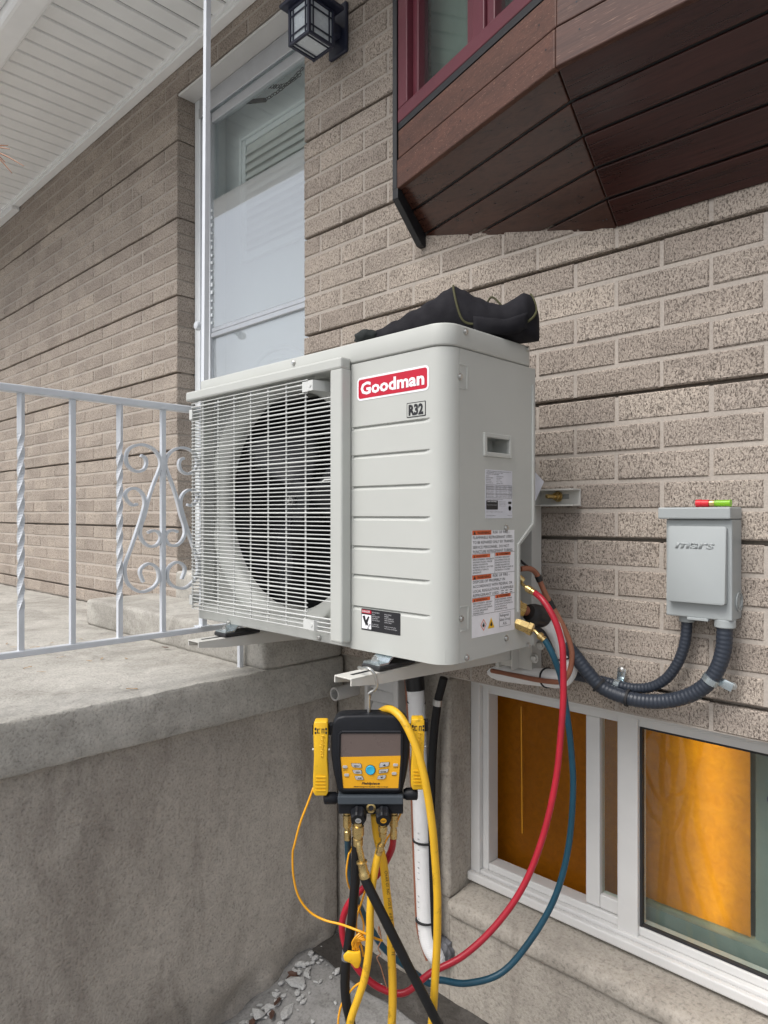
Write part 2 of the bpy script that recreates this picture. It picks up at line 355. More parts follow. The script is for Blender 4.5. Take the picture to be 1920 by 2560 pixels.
def mk_amber():
    m, nt, p = base('amber'); v = coords(nt, (1, 1, 1)); f = noi(nt, v, 9, 5, .6, 1.5); g = noi(nt, v, 40, 4, .6, 1)
    c = mixc(nt, 1, ramp(nt, f, [(.3, (.78, .36, .008)), (.7, (.86, .43, .010))]).outputs[0], ramp(nt, g, [(.3, (.80, .79, .78)), (.7, (1.05, 1.05, 1.05))]).outputs[0], 'MULTIPLY')
    tr = nt.nodes.new('ShaderNodeBsdfTranslucent'); nt.links.new(c, tr.inputs[0]); mx = nt.nodes.new('ShaderNodeMixShader'); mx.inputs[0].default_value = .7
    p.inputs['Base Color'].default_value = (.60, .19, .012, 1); p.inputs['Roughness'].default_value = .35; bump(nt, p, f, .6, .01)
    nt.links.new(p.outputs[0], mx.inputs[1]); nt.links.new(tr.outputs[0], mx.inputs[2]); nt.links.new(mx.outputs[0], nt.nodes['Material Output'].inputs[0])
mk_amber()

# ================================================================== GROUND
def GZ(x, y):                                  # yard level, banked up a little against the foundation
    k = min(1, max(0, (y+.45)/.33)); return -.088+.088*k*k*(3-2*k)
bm = B(); sheet(bm, lambda u, v: Vector((u, v, -.10)), [-400, -60, -12, -6, -3, -1.5, 0, 2, 6, 12, 60, 400], [-400, -60, -12, -6, -3, -1.5, -.5, .2, 6, 60, 400])
tag(obj('ground', bm, MT['ground'], origin=False), kind='structure')
bm = B(); sheet(bm, lambda u, v: Vector((u, v, GZ(u, v)+.004+.004*noise.noise((u*4, v*4, 7)))), lin(-1.83, 1.8, 50), lin(-1.05, .012, 34)); tag(obj('concrete_path', bm, MT['path'], origin=False, smooth=True), kind='structure')
bm = B(); sheet(bm, lambda u, v: Vector((u, v+.03*noise.noise((u*5, v*3, 0)), GZ(u, v)+.014+.008*noise.noise((u*9, v*9, 1)))), lin(-1.79, 1.6, 80), lin(-.125, .01, 8))
tag(obj('soil', bm, MT['soil'], origin=False, smooth=True), kind='structure')

# ================================================================== HOUSE
house = thing('brick_house', (-2.5, 0.15, 0), 'tan rug-faced brick house with white eaves, side door and wooden bow window', 'house')
C_, L_ = .071, .2225; ZD = 1.408
DX0, DX1, DTOP, DSILL = -2.888, -1.978, 3.396, 1.21
WX0, WX1, WXB = -8.0, 1.6, .982
wall = group_part('brick_wall', (-2.5, .05, .98), house)
# mortar beds: five courses of flush joints, then one raked joint left open
bm = B()
for k in range(-2, 6):
    z0 = max(WXB+.002, ZD+k*.355+.0065); z1 = ZD+(k+1)*.355-.0065
    if k == -2: z1 = ZD-.355-.0065
    for a, b in ((WX0, DX0-.004), (DX1+.004, WX1)): box(bm, a, b, .0032, .094, z0, z1)
    if z1 > DTOP+.03: box(bm, DX0-.004, DX1+.004, .0032, .094, DTOP+.004, z1)
obj('mortar', bm, MT['mortar'], wall)
bm = B()
for a, b in ((WX0, DX0-.01), (DX1+.01, WX1)): box(bm, a, b, .028, .09, WXB+.01, 3.53)
box(bm, DX0-.01, DX1+.01, .028, .09, DTOP+.012, 3.53)
obj('raked_joint_backing', bm, MT['mortar'], wall)
segs = []
for r in range(-6, 30):
    z0 = ZD+r*C_; off = -.776 if r % 2 == 0 else -.887
    n0 = int((WX0-off)/L_)-1
    for i in range(n0, n0+60):
        a = off+i*L_+.0045; b = off+(i+1)*L_-.0045
        for s0, s1 in (((WX0, DX0), (DX1, WX1)) if z0 < DTOP-.01 else ((WX0, WX1),)):
            x0, x1 = max(a, s0), min(b, s1)
            if x1 < s1 and s1-x1 < .035: x1 = s1
            if x0 > s0 and x0-s0 < .035: x0 = s0
            if x1-x0 > .036: segs.append((x0, x1, z0+.0045, z0+C_-.0045))
def hidden(px, py): return (500 < px < 1325 and 870 < py < 1590) or (px > 1010 and py < 430) or px < -40 or px > 1960 or py < -40 or py > 2100
vis = []
for s in segs:
    px, py, t = proj(((s[0]+s[1])/2, 0, (s[2]+s[3])/2))
    vis.append((hidden(px, py) or t <= 0, t, s))
vis.sort(key=lambda v: (v[0], v[1]))
BRK = {}
def brick_mesh(w):
    k = round(w, 3)
    if k not in BRK:
        t = B(); bmesh.ops.create_cube(t, size=1); bmesh.ops.scale(t, vec=(k, .094, C_-.009), verts=t.verts)
        fe = [e for e in t.edges if all(v.co.y < 0 for v in e.verts) or (abs(e.verts[0].co.x-e.verts[1].co.x) < 1e-6 and abs(e.verts[0].co.z-e.verts[1].co.z) < 1e-6)]
        bmesh.ops.bevel(t, geom=[e for e in t.edges if all(v.co.y < 0 for v in e.verts)], offset=.0035, segments=1, affect='EDGES')
        BRK[k] = fin('brick', t, MT['brick'])
    return BRK[k]
rest = B()
for i, (h, t, (x0, x1, z0, z1)) in enumerate(vis):
    M = Matrix.Translation(((x0+x1)/2, .047+random.uniform(-.0012, .0015), (z0+z1)/2+random.uniform(-.0008, .0008))) @ Matrix.Rotation(R_(random.uniform(-.25, .25)), 4, 'Y') @ Matrix.Rotation(R_(random.uniform(-.35, .35)), 4, 'Z')
    if i < 300: _link(bpy.data.objects.new('brick', brick_mesh(x1-x0)), wall, M)
    else:
        me = brick_mesh(x1-x0).copy(); me.transform(M); rest.from_mesh(me); bpy.data.meshes.remove(me)
tag(obj('far_bricks', rest, MT['brick'], wall), kind='stuff')
bm = B(); box(bm, WX0, DX0-.05, .10, .30, WXB, 3.9); box(bm, DX1+.05, WX1, .10, .30, WXB, 3.9); box(bm, DX0-.05, DX1+.05, .10, .30, DTOP+.09, 3.9)
obj('inner_wall', bm, MT['parging'], wall)

# foundation with the basement window opening
WL, WR, WT, WB = -1.309, -.297, .979, .345
bm = B(); box(bm, WX0, WL, .012, .30, -.12, WXB); box(bm, WR, WX1, .012, .30, -.12, WXB); box(bm, WL, WR, .014, .30, -.12, WB-.03); box(bm, WL, WR, .19, .30, WT, WXB)
obj('foundation_wall', bm, MT['foundation'], house)
bm = B(); box(bm, WL+.001, WR-.001, -.004, .20, WB-.075, WB, .016, 3)
for v in bm.verts:
    if v.co.z > WB-.03: v.co.z -= max(0, .12-v.co.y)*.22
subdiv(bm, .05); wobble(bm, .004, 9); obj('window_sill', bm, MT['foundation'], house, True)
bm = B(); subdiv(box(bm, WL-.035, WL+.008, .004, .18, WB-.03, WXB-.003, .012, 3), .06); wobble(bm, .003, 8, 3); obj('window_reveal', bm, MT['foundation'], house, True)

# ---- basement window: white slider, amber sheet behind it
WY = .12
win = group_part('basement_window', ((WL+WR)/2, WY, WB), house)
FX0, FX1, FZ0, FZ1 = WL+.008, WR-.004, WB+.002, WT-.002
def ring(x0, x1, y0, y1, z0, z1, w, bev=.003, wb=None):
    bm = B(); wb = wb or w
    box(bm, x0, x0+w, y0, y1, z0, z1, bev); box(bm, x1-w, x1, y0, y1, z0, z1, bev)
    box(bm, x0+w, x1-w, y0+.0015, y1-.0015, z1-w, z1-.0005, bev); box(bm, x0+w, x1-w, y0+.0015, y1-.0015, z0+.0005, z0+wb, bev); return bm
obj('frame', ring(FX0, FX1, WY-.012, WY+.06, FZ0, FZ1, .034), MT['vinyl'], win)
obj('frame', ring(FX0+.034, FX1-.034, WY+.004, WY+.055, FZ0+.034, FZ1-.034, .022), MT['vinyl'], win)
bm = B(); box(bm, FX0, FX1, WY-.030, WY-.0125, FZ0, FZ0+.026, .004); obj('sill_track', bm, MT['vinyl'], win)
mxa = atY(*Z6(1010, 800), WY).x; mxb = atY(*Z6(1098, 800), WY).x
bm = B(); box(bm, mxa, mxb, WY-.004, WY+.05, FZ0+.030, FZ1-.030, .003); obj('mullion', bm, MT['vinyl'], win)
sxa = atY(*Z6(885, 800), WY+.03).x; sxb = atY(*Z6(945, 800), WY+.03).x
bm = B(); box(bm, sxa, sxb, WY+.012, WY+.045, FZ0+.058, FZ1-.058, .003); obj('sash_stile', bm, MT['vinyl'], win)
bm = B(); box(bm, sxb, mxa, WY+.013, WY+.044, FZ0+.058, FZ0+.095, .003); obj('sash_rail', bm, MT['vinyl'], win)
bm = B(); box(bm, sxb-.002, mxa+.002, WY+.026, WY+.030, FZ0+.093, FZ1-.06); obj('pane', bm, MT['glass_dark'], win)
bm = B(); box(bm, mxb-.002, FX1-.054, WY+.016, WY+.020, FZ0+.05, FZ1-.05); obj('pane', bm, MT['glass_dark'], win)
bm = ring(mxb, FX1-.056, WY+.010, WY+.024, FZ0+.056, FZ1-.056, .006, 0); obj('gasket', bm, MT['rubber'], win)
AY = WY+.105
ax0, ax1 = FX0+.02, atY(*Z6(1583, 800), AY).x
bm = B(); sheet(bm, lambda u, v: Vector((u, AY+.004*noise.noise((u*6, v*6, 0))+.0015*noise.noise((u*30, v*30, 2)), v)), lin(mxa+.01, ax1, 50), lin(FZ0+.085, FZ1-.030, 30)); obj('amber_sheet', bm, MT['amber'], win, True)
bm = B(); sheet(bm, lambda u, v: Vector((u, AY-.004+.004*noise.noise((u*6, v*6, 0))+.0015*noise.noise((u*30, v*30, 2)), v)), lin(ax0, mxa+.02, 40), lin(FZ0+.02, FZ1-.030, 30)); obj('amber_sheet', bm, MT['amber'], win, True)
bm = B(); p0 = atY(*Z6(592, 330), AY-.02); tube(bm, [p0+UP*.03, Vector((p0.x+.002, p0.y, p0.z-.12)), atY(*Z6(597, 835), AY-.02)], .0016, 6, 4); obj('pull_cord', bm, MT['cord_yellow'], win)
# the room behind: closed box, a lit vertical tube lamp standing in it
bm = B(); rx0, rx1, ry0, ry1, rz0, rz1 = WL-.3, WR+.3, WY+.185, WY+1.1, .05, 1.05
for f in ((rx0, rx1, ry1, ry1+.02, rz0, rz1), (rx0-.02, rx0, ry0, ry1, rz0, rz1), (rx1, rx1+.02, ry0, ry1, rz0, rz1), (rx0, rx1, ry0, ry1, rz0-.02, rz0), (rx0, rx1, ry0, ry1, rz1, rz1+.02)): box(bm, *f)
obj('basement_room', bm, MT['curtain'], win)
bm = B(); box(bm, ax1+.006, FX1-.02, AY+.02, AY+.03, FZ0+.02, FZ1-.02); obj('blind', bm, MT['curtain'], win)
bm = B(); box(bm, mxa+.03, FX1-.02, AY-.02, AY+.03, FZ0+.015, FZ0+.075); obj('inner_stool', bm, MT['curtain'], win)
lx = atY(*Z6(1425, 800), AY).x
bm = B(); cyl(bm, (lx, AY+.062, .40), (lx, AY+.062, 1.02), .008, 12); lampm = bpy.data.materials.new('tube_lamp'); lampm.use_nodes = True
e = lampm.node_tree.nodes['Principled BSDF']; e.inputs['Emission Color'].default_value = (1, .72, .35, 1); e.inputs['Emission Strength'].default_value = 10.5; e.inputs['Base Color'].default_value = (1, .9, .7, 1)
obj('tube_lamp', bm, lampm, win)
bm = B(); c0 = atY(1907, 1992, WY-.03);  box(bm, c0.x+.01, c0.x+.05, c0.y-.008, c0.y, c0.z-.006, c0.z+.006, .003)
obj('latch', bm, MT['purple'], win)

# ---- side door in its recess: storm door in front, panel door behind
dr = group_part('door', ((DX0+DX1)/2, .12, DSILL), house)
bm = B(); box(bm, DX0+.004, DX0+.05, .088, .26, DSILL, DTOP-.004, .004); box(bm, DX1-.05, DX1-.004, .088, .26, DSILL, DTOP-.004, .004); box(bm, DX0+.05, DX1-.05, .0895, .26, DTOP-.05, DTOP-.005, .004)
obj('door_frame', bm, MT['door_white'], dr)
bm = B(); box(bm, DX0+.003, DX1-.003, .004, .0875, DTOP-.014, DTOP-.003, .003); subdiv(bm, .06); wobble(bm, .002, 20); obj('head_casing', bm, MT['vinyl'], dr)
bm = B(); box(bm, DX0+.051, DX1-.051, .080, .0885, DTOP-.105, DTOP-.060, .003); box(bm, DX0+.051, DX1-.051, .084, .0887, DTOP-.058, DTOP-.016, .003); obj('storm_header', bm, MT['alu'], dr)
SY = .094
SX0, SX1 = DX0+.052, DX1-.052
bm = B(); box(bm, SX0, SX0+.085, SY, SY+.03, DSILL+.01, DTOP-.105, .004); box(bm, SX1-.045, SX1, SY, SY+.03, DSILL+.01, DTOP-.105, .004); box(bm, SX0+.085, SX1-.045, SY+.001, SY+.029, 3.245, DTOP-.106, .004); box(bm, SX0+.085, SX1-.045, SY+.001, SY+.029, DSILL+.011, DSILL+.16, .004)
obj('storm_frame', bm, MT['alu'], dr)
bm = B(); box(bm, SX0+.02, SX0+.034, SY-.007, SY-.0005, DSILL+.01, DTOP-.11, .002); box(bm, SX0+.06, SX0+.084, SY-.006, SY-.0005, DSILL+.01, DTOP-.11, .002); obj('storm_rib', bm, MT['white_metal'], dr)
bm = B(); box(bm, SX0+.086, SX1-.046, SY-.003, SY+.028, 2.268, 2.290, .003); box(bm, SX0+.086, SX1-.046, SY+.001, SY+.028, 2.292, 2.312, .003); obj('storm_rail', bm, MT['alu'], dr)
bm = B(); box(bm, SX0+.086, SX1-.046, SY+.004, SY+.008, 2.313, 2.89); obj('lower_sash_pane', bm, MT['glass_bright'], dr)
bm = B(); box(bm, SX0+.086, SX1-.046, SY+.016, SY+.019, 2.313, 3.244); obj('upper_pane', bm, MT['glass'], dr)
bm = B(); box(bm, SX0+.086, SX1-.046, SY+.010, SY+.014, DSILL+.16, 2.267); obj('bottom_pane', bm, MT['glass_bright'], dr)
bm = B()
for i in range(16):
    z = 2.33+i*.034; box(bm, SX0+.084, SX0+.092+random.uniform(0, .004), SY-.002, SY+.002, z, z+random.uniform(.004, .018))
obj('tape_strip', bm, MT['door_white'], dr)
k0 = atT(489, 813, 3.02); bm = B(); lathe(bm, [(.008, 0), (.008, .02), (.019, .024), (.021, .04), (.016, .05), (.004, .053)], axis_M(k0+Vector((0, .05, 0)), (0, -1, 0)), 18); obj('knob', bm, MT['white_metal'], dr, True)
IY = .225
bm = B(); box(bm, DX0+.055, DX1-.055, IY, IY+.04, DSILL+.02, DTOP-.05)
obj('panel_door', bm, MT['door_white'], dr)
wx0, wx1, wz0, wz1 = -2.655, -2.20, 2.66, 3.15
bm = ring(wx0-.045, wx1+.045, IY-.022, IY-.0005, wz0-.045, wz1+.045, .018, .006); merge(bm, ring(wx0-.027, wx1+.027, IY-.014, IY-.0005, wz0-.027, wz1+.027, .026, .005)); obj('window_moulding', bm, MT['door_white'], dr)
bm = B(); box(bm, wx0, wx1, IY-.0045, IY-.0015, wz0, wz1); obj('blind_back', bm, MT['blind'], dr)
for i in range(13):
    bm = B(); z = wz0+.02+i*.036; obox(bm, Matrix.Translation(((wx0+wx1)/2, IY-.010, z)) @ Matrix.Rotation(R_(66), 4, 'X'), wx1-wx0, .030, .0015); obj('blind_slat', bm, MT['blind'], dr)
bm = B(); zc = 2.02; tube(bm, [Vector((-2.43+.235*math.cos(a), IY-.004, zc+.17*math.sin(a)*(1 if math.sin(a) > 0 else 1.6))) for a in lin(0, 2*math.pi, 25)], .012, 8, 3)
tube(bm, [Vector((-2.43+.185*math.cos(a), IY-.003, zc+.13*math.sin(a)*(1 if math.sin(a) > 0 else 1.6))) for a in lin(0, 2*math.pi, 25)], .007, 8, 3); obj('oval_moulding', bm, MT['door_white'], dr, True)
bm = B(); ch0 = atY(*Z1(1145, 432), SY+.06); ch1 = atY(*Z1(1310, 292), SY+.06); sp0 = atY(*Z1(1065, 440), SY+.06)
tube(bm, [sp0, ch0], .008, 10, 0, ribs=(.006, .12)); n = 13
for i in range(n):
    c = ch0.lerp(ch1, (i+.5)/n)+UP*(-.012*math.sin(math.pi*(i+.5)/n)); d = (ch1-ch0).normalized(); s = Vector((0, 1, 0)) if i % 2 else d.cross(Vector((0, 1, 0))).normalized()
    tube(bm, [c+d*(.011*math.cos(a))+s*(.006*math.sin(a)) for a in lin(0, 2*math.pi, 13)], .0017, 5, 0)
for i in range(12):
    c = atY(*Z1(1160, 372), SY+.06).lerp(atY(*Z1(1300, 320), SY+.06), (i+.5)/12)+UP*(-.02*math.sin(math.pi*(i+.5)/12)); s = Vector((0, 1, 0)) if i % 2 else UP
    tube(bm, [c+Vector((1, 0, .3))*(.010*math.cos(a))+s*(.005*math.sin(a)) for a in lin(0, 2*math.pi, 11)], .0015, 5, 0)
obj('chain', bm, MT['dark_motor'], dr, True)

# ---- eaves: ribbed white soffit, trim and fascia
SZ = 3.52; SYO = -.606
sof = group_part('soffit', (-2.5, -.3, SZ), house)
pan = None
for i in range(96):
    x = -8.0+i*.1
    if pan is None:
        bm = B(); pr = [(.0015, -.001), (.010, .006), (.092, .006), (.0955, -.001), (.0955, .02), (.0015, .02)]
        M = Matrix(((1, 0, 0, 0), (0, 0, 1, 0), (0, -1, 0, 0), (0, 0, 0, 1)))
        t = B(); vs = [[t.verts.new((px, y, .020-pz if pz < .019 else .024)) for px, pz in pr] for y in (SYO+.02, -.052)]
        for k in range(6): t.faces.new((vs[0][k], vs[0][(k+1) % 6], vs[1][(k+1) % 6], vs[1][k]))
        t.faces.new(vs[0]); t.faces.new(vs[1][::-1]); pan = fin('soffit_panel', t, MT['soffit'])
    _link(bpy.data.objects.new('soffit_panel', pan), sof, Matrix.Translation((x, 0, SZ-.012)))
bm = B(); box(bm, WX0, WX1, SYO, 0, SZ+.016, SZ+.04); obj('soffit_backing', bm, MT['dark'], sof)
bm = B(); box(bm, WX0, WX1, -.058, -.046, SZ-.012, SZ+.01, .002); box(bm, WX0, WX1, -.046, -.002, SZ-.022, SZ+.012, .004); box(bm, WX0, -4.92, -.05, -.0025, SZ-.046, SZ-.0225, .003); obj('soffit_trim', bm, MT['soffit'], sof)
bm = B(); box(bm, WX0, WX1, SYO-.09, SYO+.02, SZ-.085, SZ+.11, .02, 3); obj('fascia', bm, MT['soffit'], house)
bm = B(); gp = [(0, 0), (.07, 0), (.10, .05), (.085, .08), (.085, .11), (0, .11)]
t = B(); vs = [[t.verts.new((x, SYO-.092-a, SZ-.04+b)) for a, b in gp] for x in (WX0, WX1)]
for k in range(6): t.faces.new((vs[0][k], vs[0][(k+1) % 6], vs[1][(k+1) % 6], vs[1][k]))
t.faces.new(vs[0]); t.faces.new(vs[1][::-1]); obj('gutter', t, MT['soffit'], house)
bm = B(); vs = [bm.verts.new(p) for p in ((WX0, SYO-.2, SZ+.07), (WX1, SYO-.2, SZ+.07), (WX1, 4, SZ+1.9), (WX0, 4, SZ+1.9), (WX0, SYO-.2, SZ+.10), (WX1, SYO-.2, SZ+.10), (WX1, 4, SZ+1.95), (WX0, 4, SZ+1.95))]
for f in ((0, 1, 2, 3), (4, 5, 6, 7), (0, 1, 5, 4), (1, 2, 6, 5), (2, 3, 7, 6), (3, 0, 4, 7)): bm.faces.new([vs[i] for i in f])
obj('roof', bm, MT['mid_grey'], house)

# ---- bow window of stained boards
P1 = Vector((-1.391, -.12, 2.433)); P2 = Vector((-.770, -.29, 2.433)); E_ = Vector((-.002, .29, -.263)); D_ = (P1-P2).normalized(); FT = 2.597
bay = group_part('bow_window', (-.45, -.1, 2.17), house)
def slab_poly(name, pts, nrm, th, m, parent):
    bm = B(); a = [bm.verts.new(p) for p in pts]; b = [bm.verts.new(p+nrm*th) for p in pts]; bm.faces.new(a); bm.faces.new(b[::-1]); n = len(a)
    for i in range(n): bm.faces.new((a[i], a[(i+1) % n], b[(i+1) % n], b[i]))
    bmesh.ops.recalc_face_normals(bm, faces=bm.faces); bmesh.ops.bevel(bm, geom=list(bm.edges), offset=.0028, segments=2, profile=.5, affect='EDGES', clamp_overlap=True)
    return obj(name, bm, m, parent)
XM = -.445                                    # centre of the bow
def mir(p): return Vector((2*XM-p.x, p.y, p.z))
ns = D_.cross(E_).normalized(); ns = ns if ns.z > 0 else -ns
for mflag in (0, 1):
    bk = []
    for k in range(5):
        s0, s1 = k*.2+.008, (k+1)*.2-.006
        Lf = lambda s: min(.643, 1.12*(1-s)+.02)
        q = [P2+E_*s0+D_*.004, P2+E_*s1+D_*.004, P2+E_*s1+D_*Lf(s1)]
        if s0 < .426 < s1: q.append(P2+E_*.43+D_*.643)
        q.append(P2+E_*s0+D_*Lf(s0)); nn = ns
        if mflag: q = [mir(v) for v in q]; nn = Vector((-ns.x, ns.y, ns.z))
        slab_poly('underside_board', q, nn, .016, MT['wood_side_shaded'], bay)
        for u in (.03, Lf(s1)-.04):
            bm = B(); c = P2+E_*((s0+s1)/2+random.uniform(-.03, .03))+D_*max(.02, u); c = mir(c) if mflag else c; cyl(bm, c+nn*.002, c-nn*.0006, .0022, 8); obj('nail', bm, MT['black_paint'], bay)
    q = [P2+E_*0, P2+E_*1.04, P2+E_*1.04+D_*.02, P2+E_*.43+D_*.65, P1]
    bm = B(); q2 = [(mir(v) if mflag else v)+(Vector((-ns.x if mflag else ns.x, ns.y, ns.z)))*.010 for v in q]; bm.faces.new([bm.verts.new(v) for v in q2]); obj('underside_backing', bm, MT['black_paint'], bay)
nf = Vector((1, 0, 0)).cross(E_).normalized(); nf = nf if nf.z > 0 else -nf
P2m = mir(P2)
for k in range(5):
    a, b = E_*(k*.2+.008), E_*((k+1)*.2-.006); am, bmn = Vector((-a.x, a.y, a.z)), Vector((-b.x, b.y, b.z))
    slab_poly('underside_board', [P2+a, P2m+am, P2m+bmn, P2+b], nf, .016, MT['wood_front_shaded'], bay)
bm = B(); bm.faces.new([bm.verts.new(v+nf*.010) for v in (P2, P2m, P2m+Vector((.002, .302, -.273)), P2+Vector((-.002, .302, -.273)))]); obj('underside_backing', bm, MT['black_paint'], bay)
n1 = D_.cross(UP).normalized(); n1 = n1 if n1.y > 0 else -n1
for a, b, nn, mm in ((P1, P2, n1, 'wood_faded_lit'), (P2, P2m, Vector((0, 1, 0)), 'wood_faded_lit_front'), (P2m, mir(P1), Vector((-n1.x, n1.y, 0)), 'wood_faded_lit')):
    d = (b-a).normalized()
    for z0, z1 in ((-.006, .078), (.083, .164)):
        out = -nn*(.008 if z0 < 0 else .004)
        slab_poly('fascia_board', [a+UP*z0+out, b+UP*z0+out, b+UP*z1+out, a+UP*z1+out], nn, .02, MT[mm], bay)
        for u in (.045, .30, .60):
            bm = B(); c = a+d*(u+random.uniform(-.02, .02))+UP*(z0+.02+random.uniform(0, .04))+out; cyl(bm, c+nn*.002, c-nn*.0006, .0022, 8); obj('nail', bm, MT['black_paint'], bay)
    # sash: flashing, frame, mullion, panes
    W = (b-a).length; M = Matrix((d, nn, UP)).transposed().to_4x4(); M.translation = Vector((a.x, a.y, FT))
    def lb(x0, x1, y0, y1, z0, z1, bev=.003, bm=None):
        bm = bm or B(); return obox(bm, M @ Matrix.Translation(((x0+x1)/2, (y0+y1)/2, (z0+z1)/2)), x1-x0, y1-y0, z1-z0, bev)
    obj('flashing', lb(.0, W, -.004, .03, .003, .022, 0), MT['black_paint'], bay)
    H = .95; bm = lb(0, W, -.006, .06, .022, .062); lb(0, .05, -.005, .06, .063, H, .003, bm); lb(W-.05, W, -.005, .06, .063, H, .003, bm); lb(.05, W-.05, -.0045, .06, H-.05, H-.001, .003, bm)
    obj('window_frame', bm, MT['maroon'], bay)
    mc = W*.565
    bm = lb(mc-.024, mc+.024, .006, .05, .063, H-.051); obj('mullion', bm, MT['maroon'], bay)
    for xa, xb in ((.051, mc-.025), (mc+.025, W-.051)):
        bm = lb(xa, xa+.03, .014, .05, .064, H-.052); lb(xb-.03, xb, .014, .05, .064, H-.052, .003, bm); lb(xa+.03, xb-.03, .0145, .05, .064, .085, .003, bm); obj('sash', bm, MT['maroon'], bay)
        obj('pane', lb(xa+.029, xb-.029, .034, .038, .084, H-.06, 0), MT['glass_dark'], bay)
    obj('curtain', lb(.02, W-.02, .10, .11, .03, H, 0), MT['curtain'], bay)
bm = B(); box(bm, -1.41, -1.3935, -.128, -.001, 2.43, 3.5); vs = [(-.128, 2.43), (-.001, 2.43), (-.001, 2.288), (-.02, 2.29), (-.128, 2.40)]
M = Matrix(((0, 0, 1, -1.411), (1, 0, 0, 0), (0, 1, 0, 0), (0, 0, 0, 1))); prism(bm, vs, M, .022, .002); obj('end_trim', bm, MT['black_paint'], bay)
bm = B(); prism(bm, [(P1.x, -.002), (P1.x, P1.y), (P2.x, P2.y), (P2m.x, P2m.y), (mir(P1).x, P1.y), (mir(P1).x, -.002)], Matrix.Translation((0, 0, FT+.95)), .05); obj('bow_head', bm, MT['wood_front_shaded'], bay)

# ================================================================== PORCH
porch = thing('concrete_porch', (-3.5, -.7, 0), 'grey concrete porch slab on a stained rendered wall, with a step up to the door', 'porch')
bm = B(); box(bm, -6.5, -1.762, -1.5, -.001, .850, .983, .009, 2); subdiv(bm, .035); wobble(bm, .0035, 5, 1); wobble(bm, .002, 19, 4); wobble(bm, .0025, 45, 9); obj('slab', bm, MT['slab'], porch, True)
bm = B(); box(bm, -6.4, -1.795, -1.45, -.001, -.12, .86, .004); subdiv(bm, .04); wobble(bm, .005, 3, 2); wobble(bm, .0022, 11, 5); wobble(bm, .0014, 40, 8)
for v in bm.verts:
    if v.co.x > -2 and v.co.z < .06: v.co.x -= max(0, .03+.09*noise.noise((v.co.y*9, v.co.z*12, 0)))*min(1, (.06-v.co.z)/.12)
obj('rendered_wall', bm, MT['parging'], porch, True)
bm = B(); box(bm, -3.08, -1.7655, -.335, -.001, .98, 1.095, .016, 3); subdiv(bm, .05); wobble(bm, .004, 7, 6); obj('step', bm, MT['slab'], porch, True)
bm = B(); box(bm, DX0+.003, DX1-.003, -.01, .30, 1.08, DSILL, .012, 3); subdiv(bm, .05); wobble(bm, .003, 8, 7); obj('door_sill', bm, MT['slab'], porch, True)

# ================================================================== RAILING
RX = -1.862
rail = thing('porch_railing', (RX, -.9, .995), 'white painted iron railing with twisted pickets and scrolls along the porch', 'railing')
zt = .312+1.47; zb = -.3496+1.47
YE = -.354
bm = B(); box(bm, RX-.012, RX+.012, -1.55, YE+.05, zt-.010, zt+.010, .003); obj('top_rail', bm, MT['white_metal'], rail)
bm = B(); box(bm, RX-.010, RX+.010, -1.55, YE+.006, zb-.008, zb+.008, .0025); obj('bottom_rail', bm, MT['white_metal'], rail)
def twist(y, z0, z1):
    bm = B(); n = 90; rings = []
    for i in range(n+1):
        z = z0+(z1-z0)*i/n; u = (z-(z0+.10))/((z1-.10)-(z0+.10)); ph = 2*math.pi*2.6*min(1, max(0, u))+math.pi/4; r = .0092
        rings.append([bm.verts.new((RX+r*math.cos(ph+k*math.pi/2), y+r*math.sin(ph+k*math.pi/2), z)) for k in range(4)])
    for A, Cc in zip(rings, rings[1:]):
        for k in range(4): bm.faces.new((A[k], A[(k+1) % 4], Cc[(k+1) % 4], Cc[k]))
    bm.faces.new(rings[0][::-1]); bm.faces.new(rings[-1]); return bm
ys = [atX(px, 1300, RX).y for px in (52, 181, 299, 407)]
dyy = (ys[3]-ys[0])/3
for i, y in enumerate([ys[0]-2*dyy, ys[0]-dyy]+ys):
    if i in (2, 4, 0): obj('twisted_picket', twist(y, zb+.008, zt-.010), MT['white_metal'], rail)
    else: bm = B(); box(bm, RX-.007, RX+.007, y-.007, y+.007, zb+.008, zt-.010, .0015); obj('picket', bm, MT['white_metal'], rail)
y5 = ys[3]+dyy; obj('twisted_picket', twist(y5, zb+.008, zt-.010), MT['white_metal'], rail)
bm = B(); box(bm, RX-.0075, RX+.0075, YE-.0075, YE+.0075, .975, zb-.008, .0015); obj('leg', bm, MT['white_metal'], rail)
bm = B(); box(bm, RX-.0075, RX+.0075, -1.35, -1.335, .975, zb-.008, .0015); obj('leg', bm, MT['white_metal'], rail)
s1 = [(375, 330), (408, 350), (420, 395), (400, 445), (345, 466), (282, 435), (250, 370), (265, 290), (320, 250), (400, 242), (480, 280), (528, 345), (538, 410), (520, 470), (480, 570), (440, 690), (405, 830), (375, 920), (368, 990), (395, 1055), (450, 1092), (510, 1078), (540, 1020), (522, 975), (480, 960), (432, 975)]
s2 = [(345, 738), (300, 745), (255, 700), (245, 650), (280, 612), (340, 610), (390, 655), (406, 720), (392, 800), (345, 950), (290, 1110), (245, 1240), (240, 1320), (262, 1395), (310, 1445), (380, 1473), (470, 1440), (522, 1370), (512, 1280), (450, 1237), (392, 1260), (366, 1310), (395, 1390)]
for s in (s1, s2):
    pts = [atX(*ZR(a, b), RX) for a, b in s]
    for mf in (0, 1):
        q = [Vector((RX, (2*ys[3]-p.y) if mf else p.y, p.z)) for p in pts]
        bm = B(); strip(bm, q, .0125, .0075, (1, 0, 0), 5); obj('scroll', bm, MT['white_metal'], rail)
post = thing('eave_post', (RX, -.51, zb+.008), 'slim white metal pole rising from the porch railing to the eave', 'post')
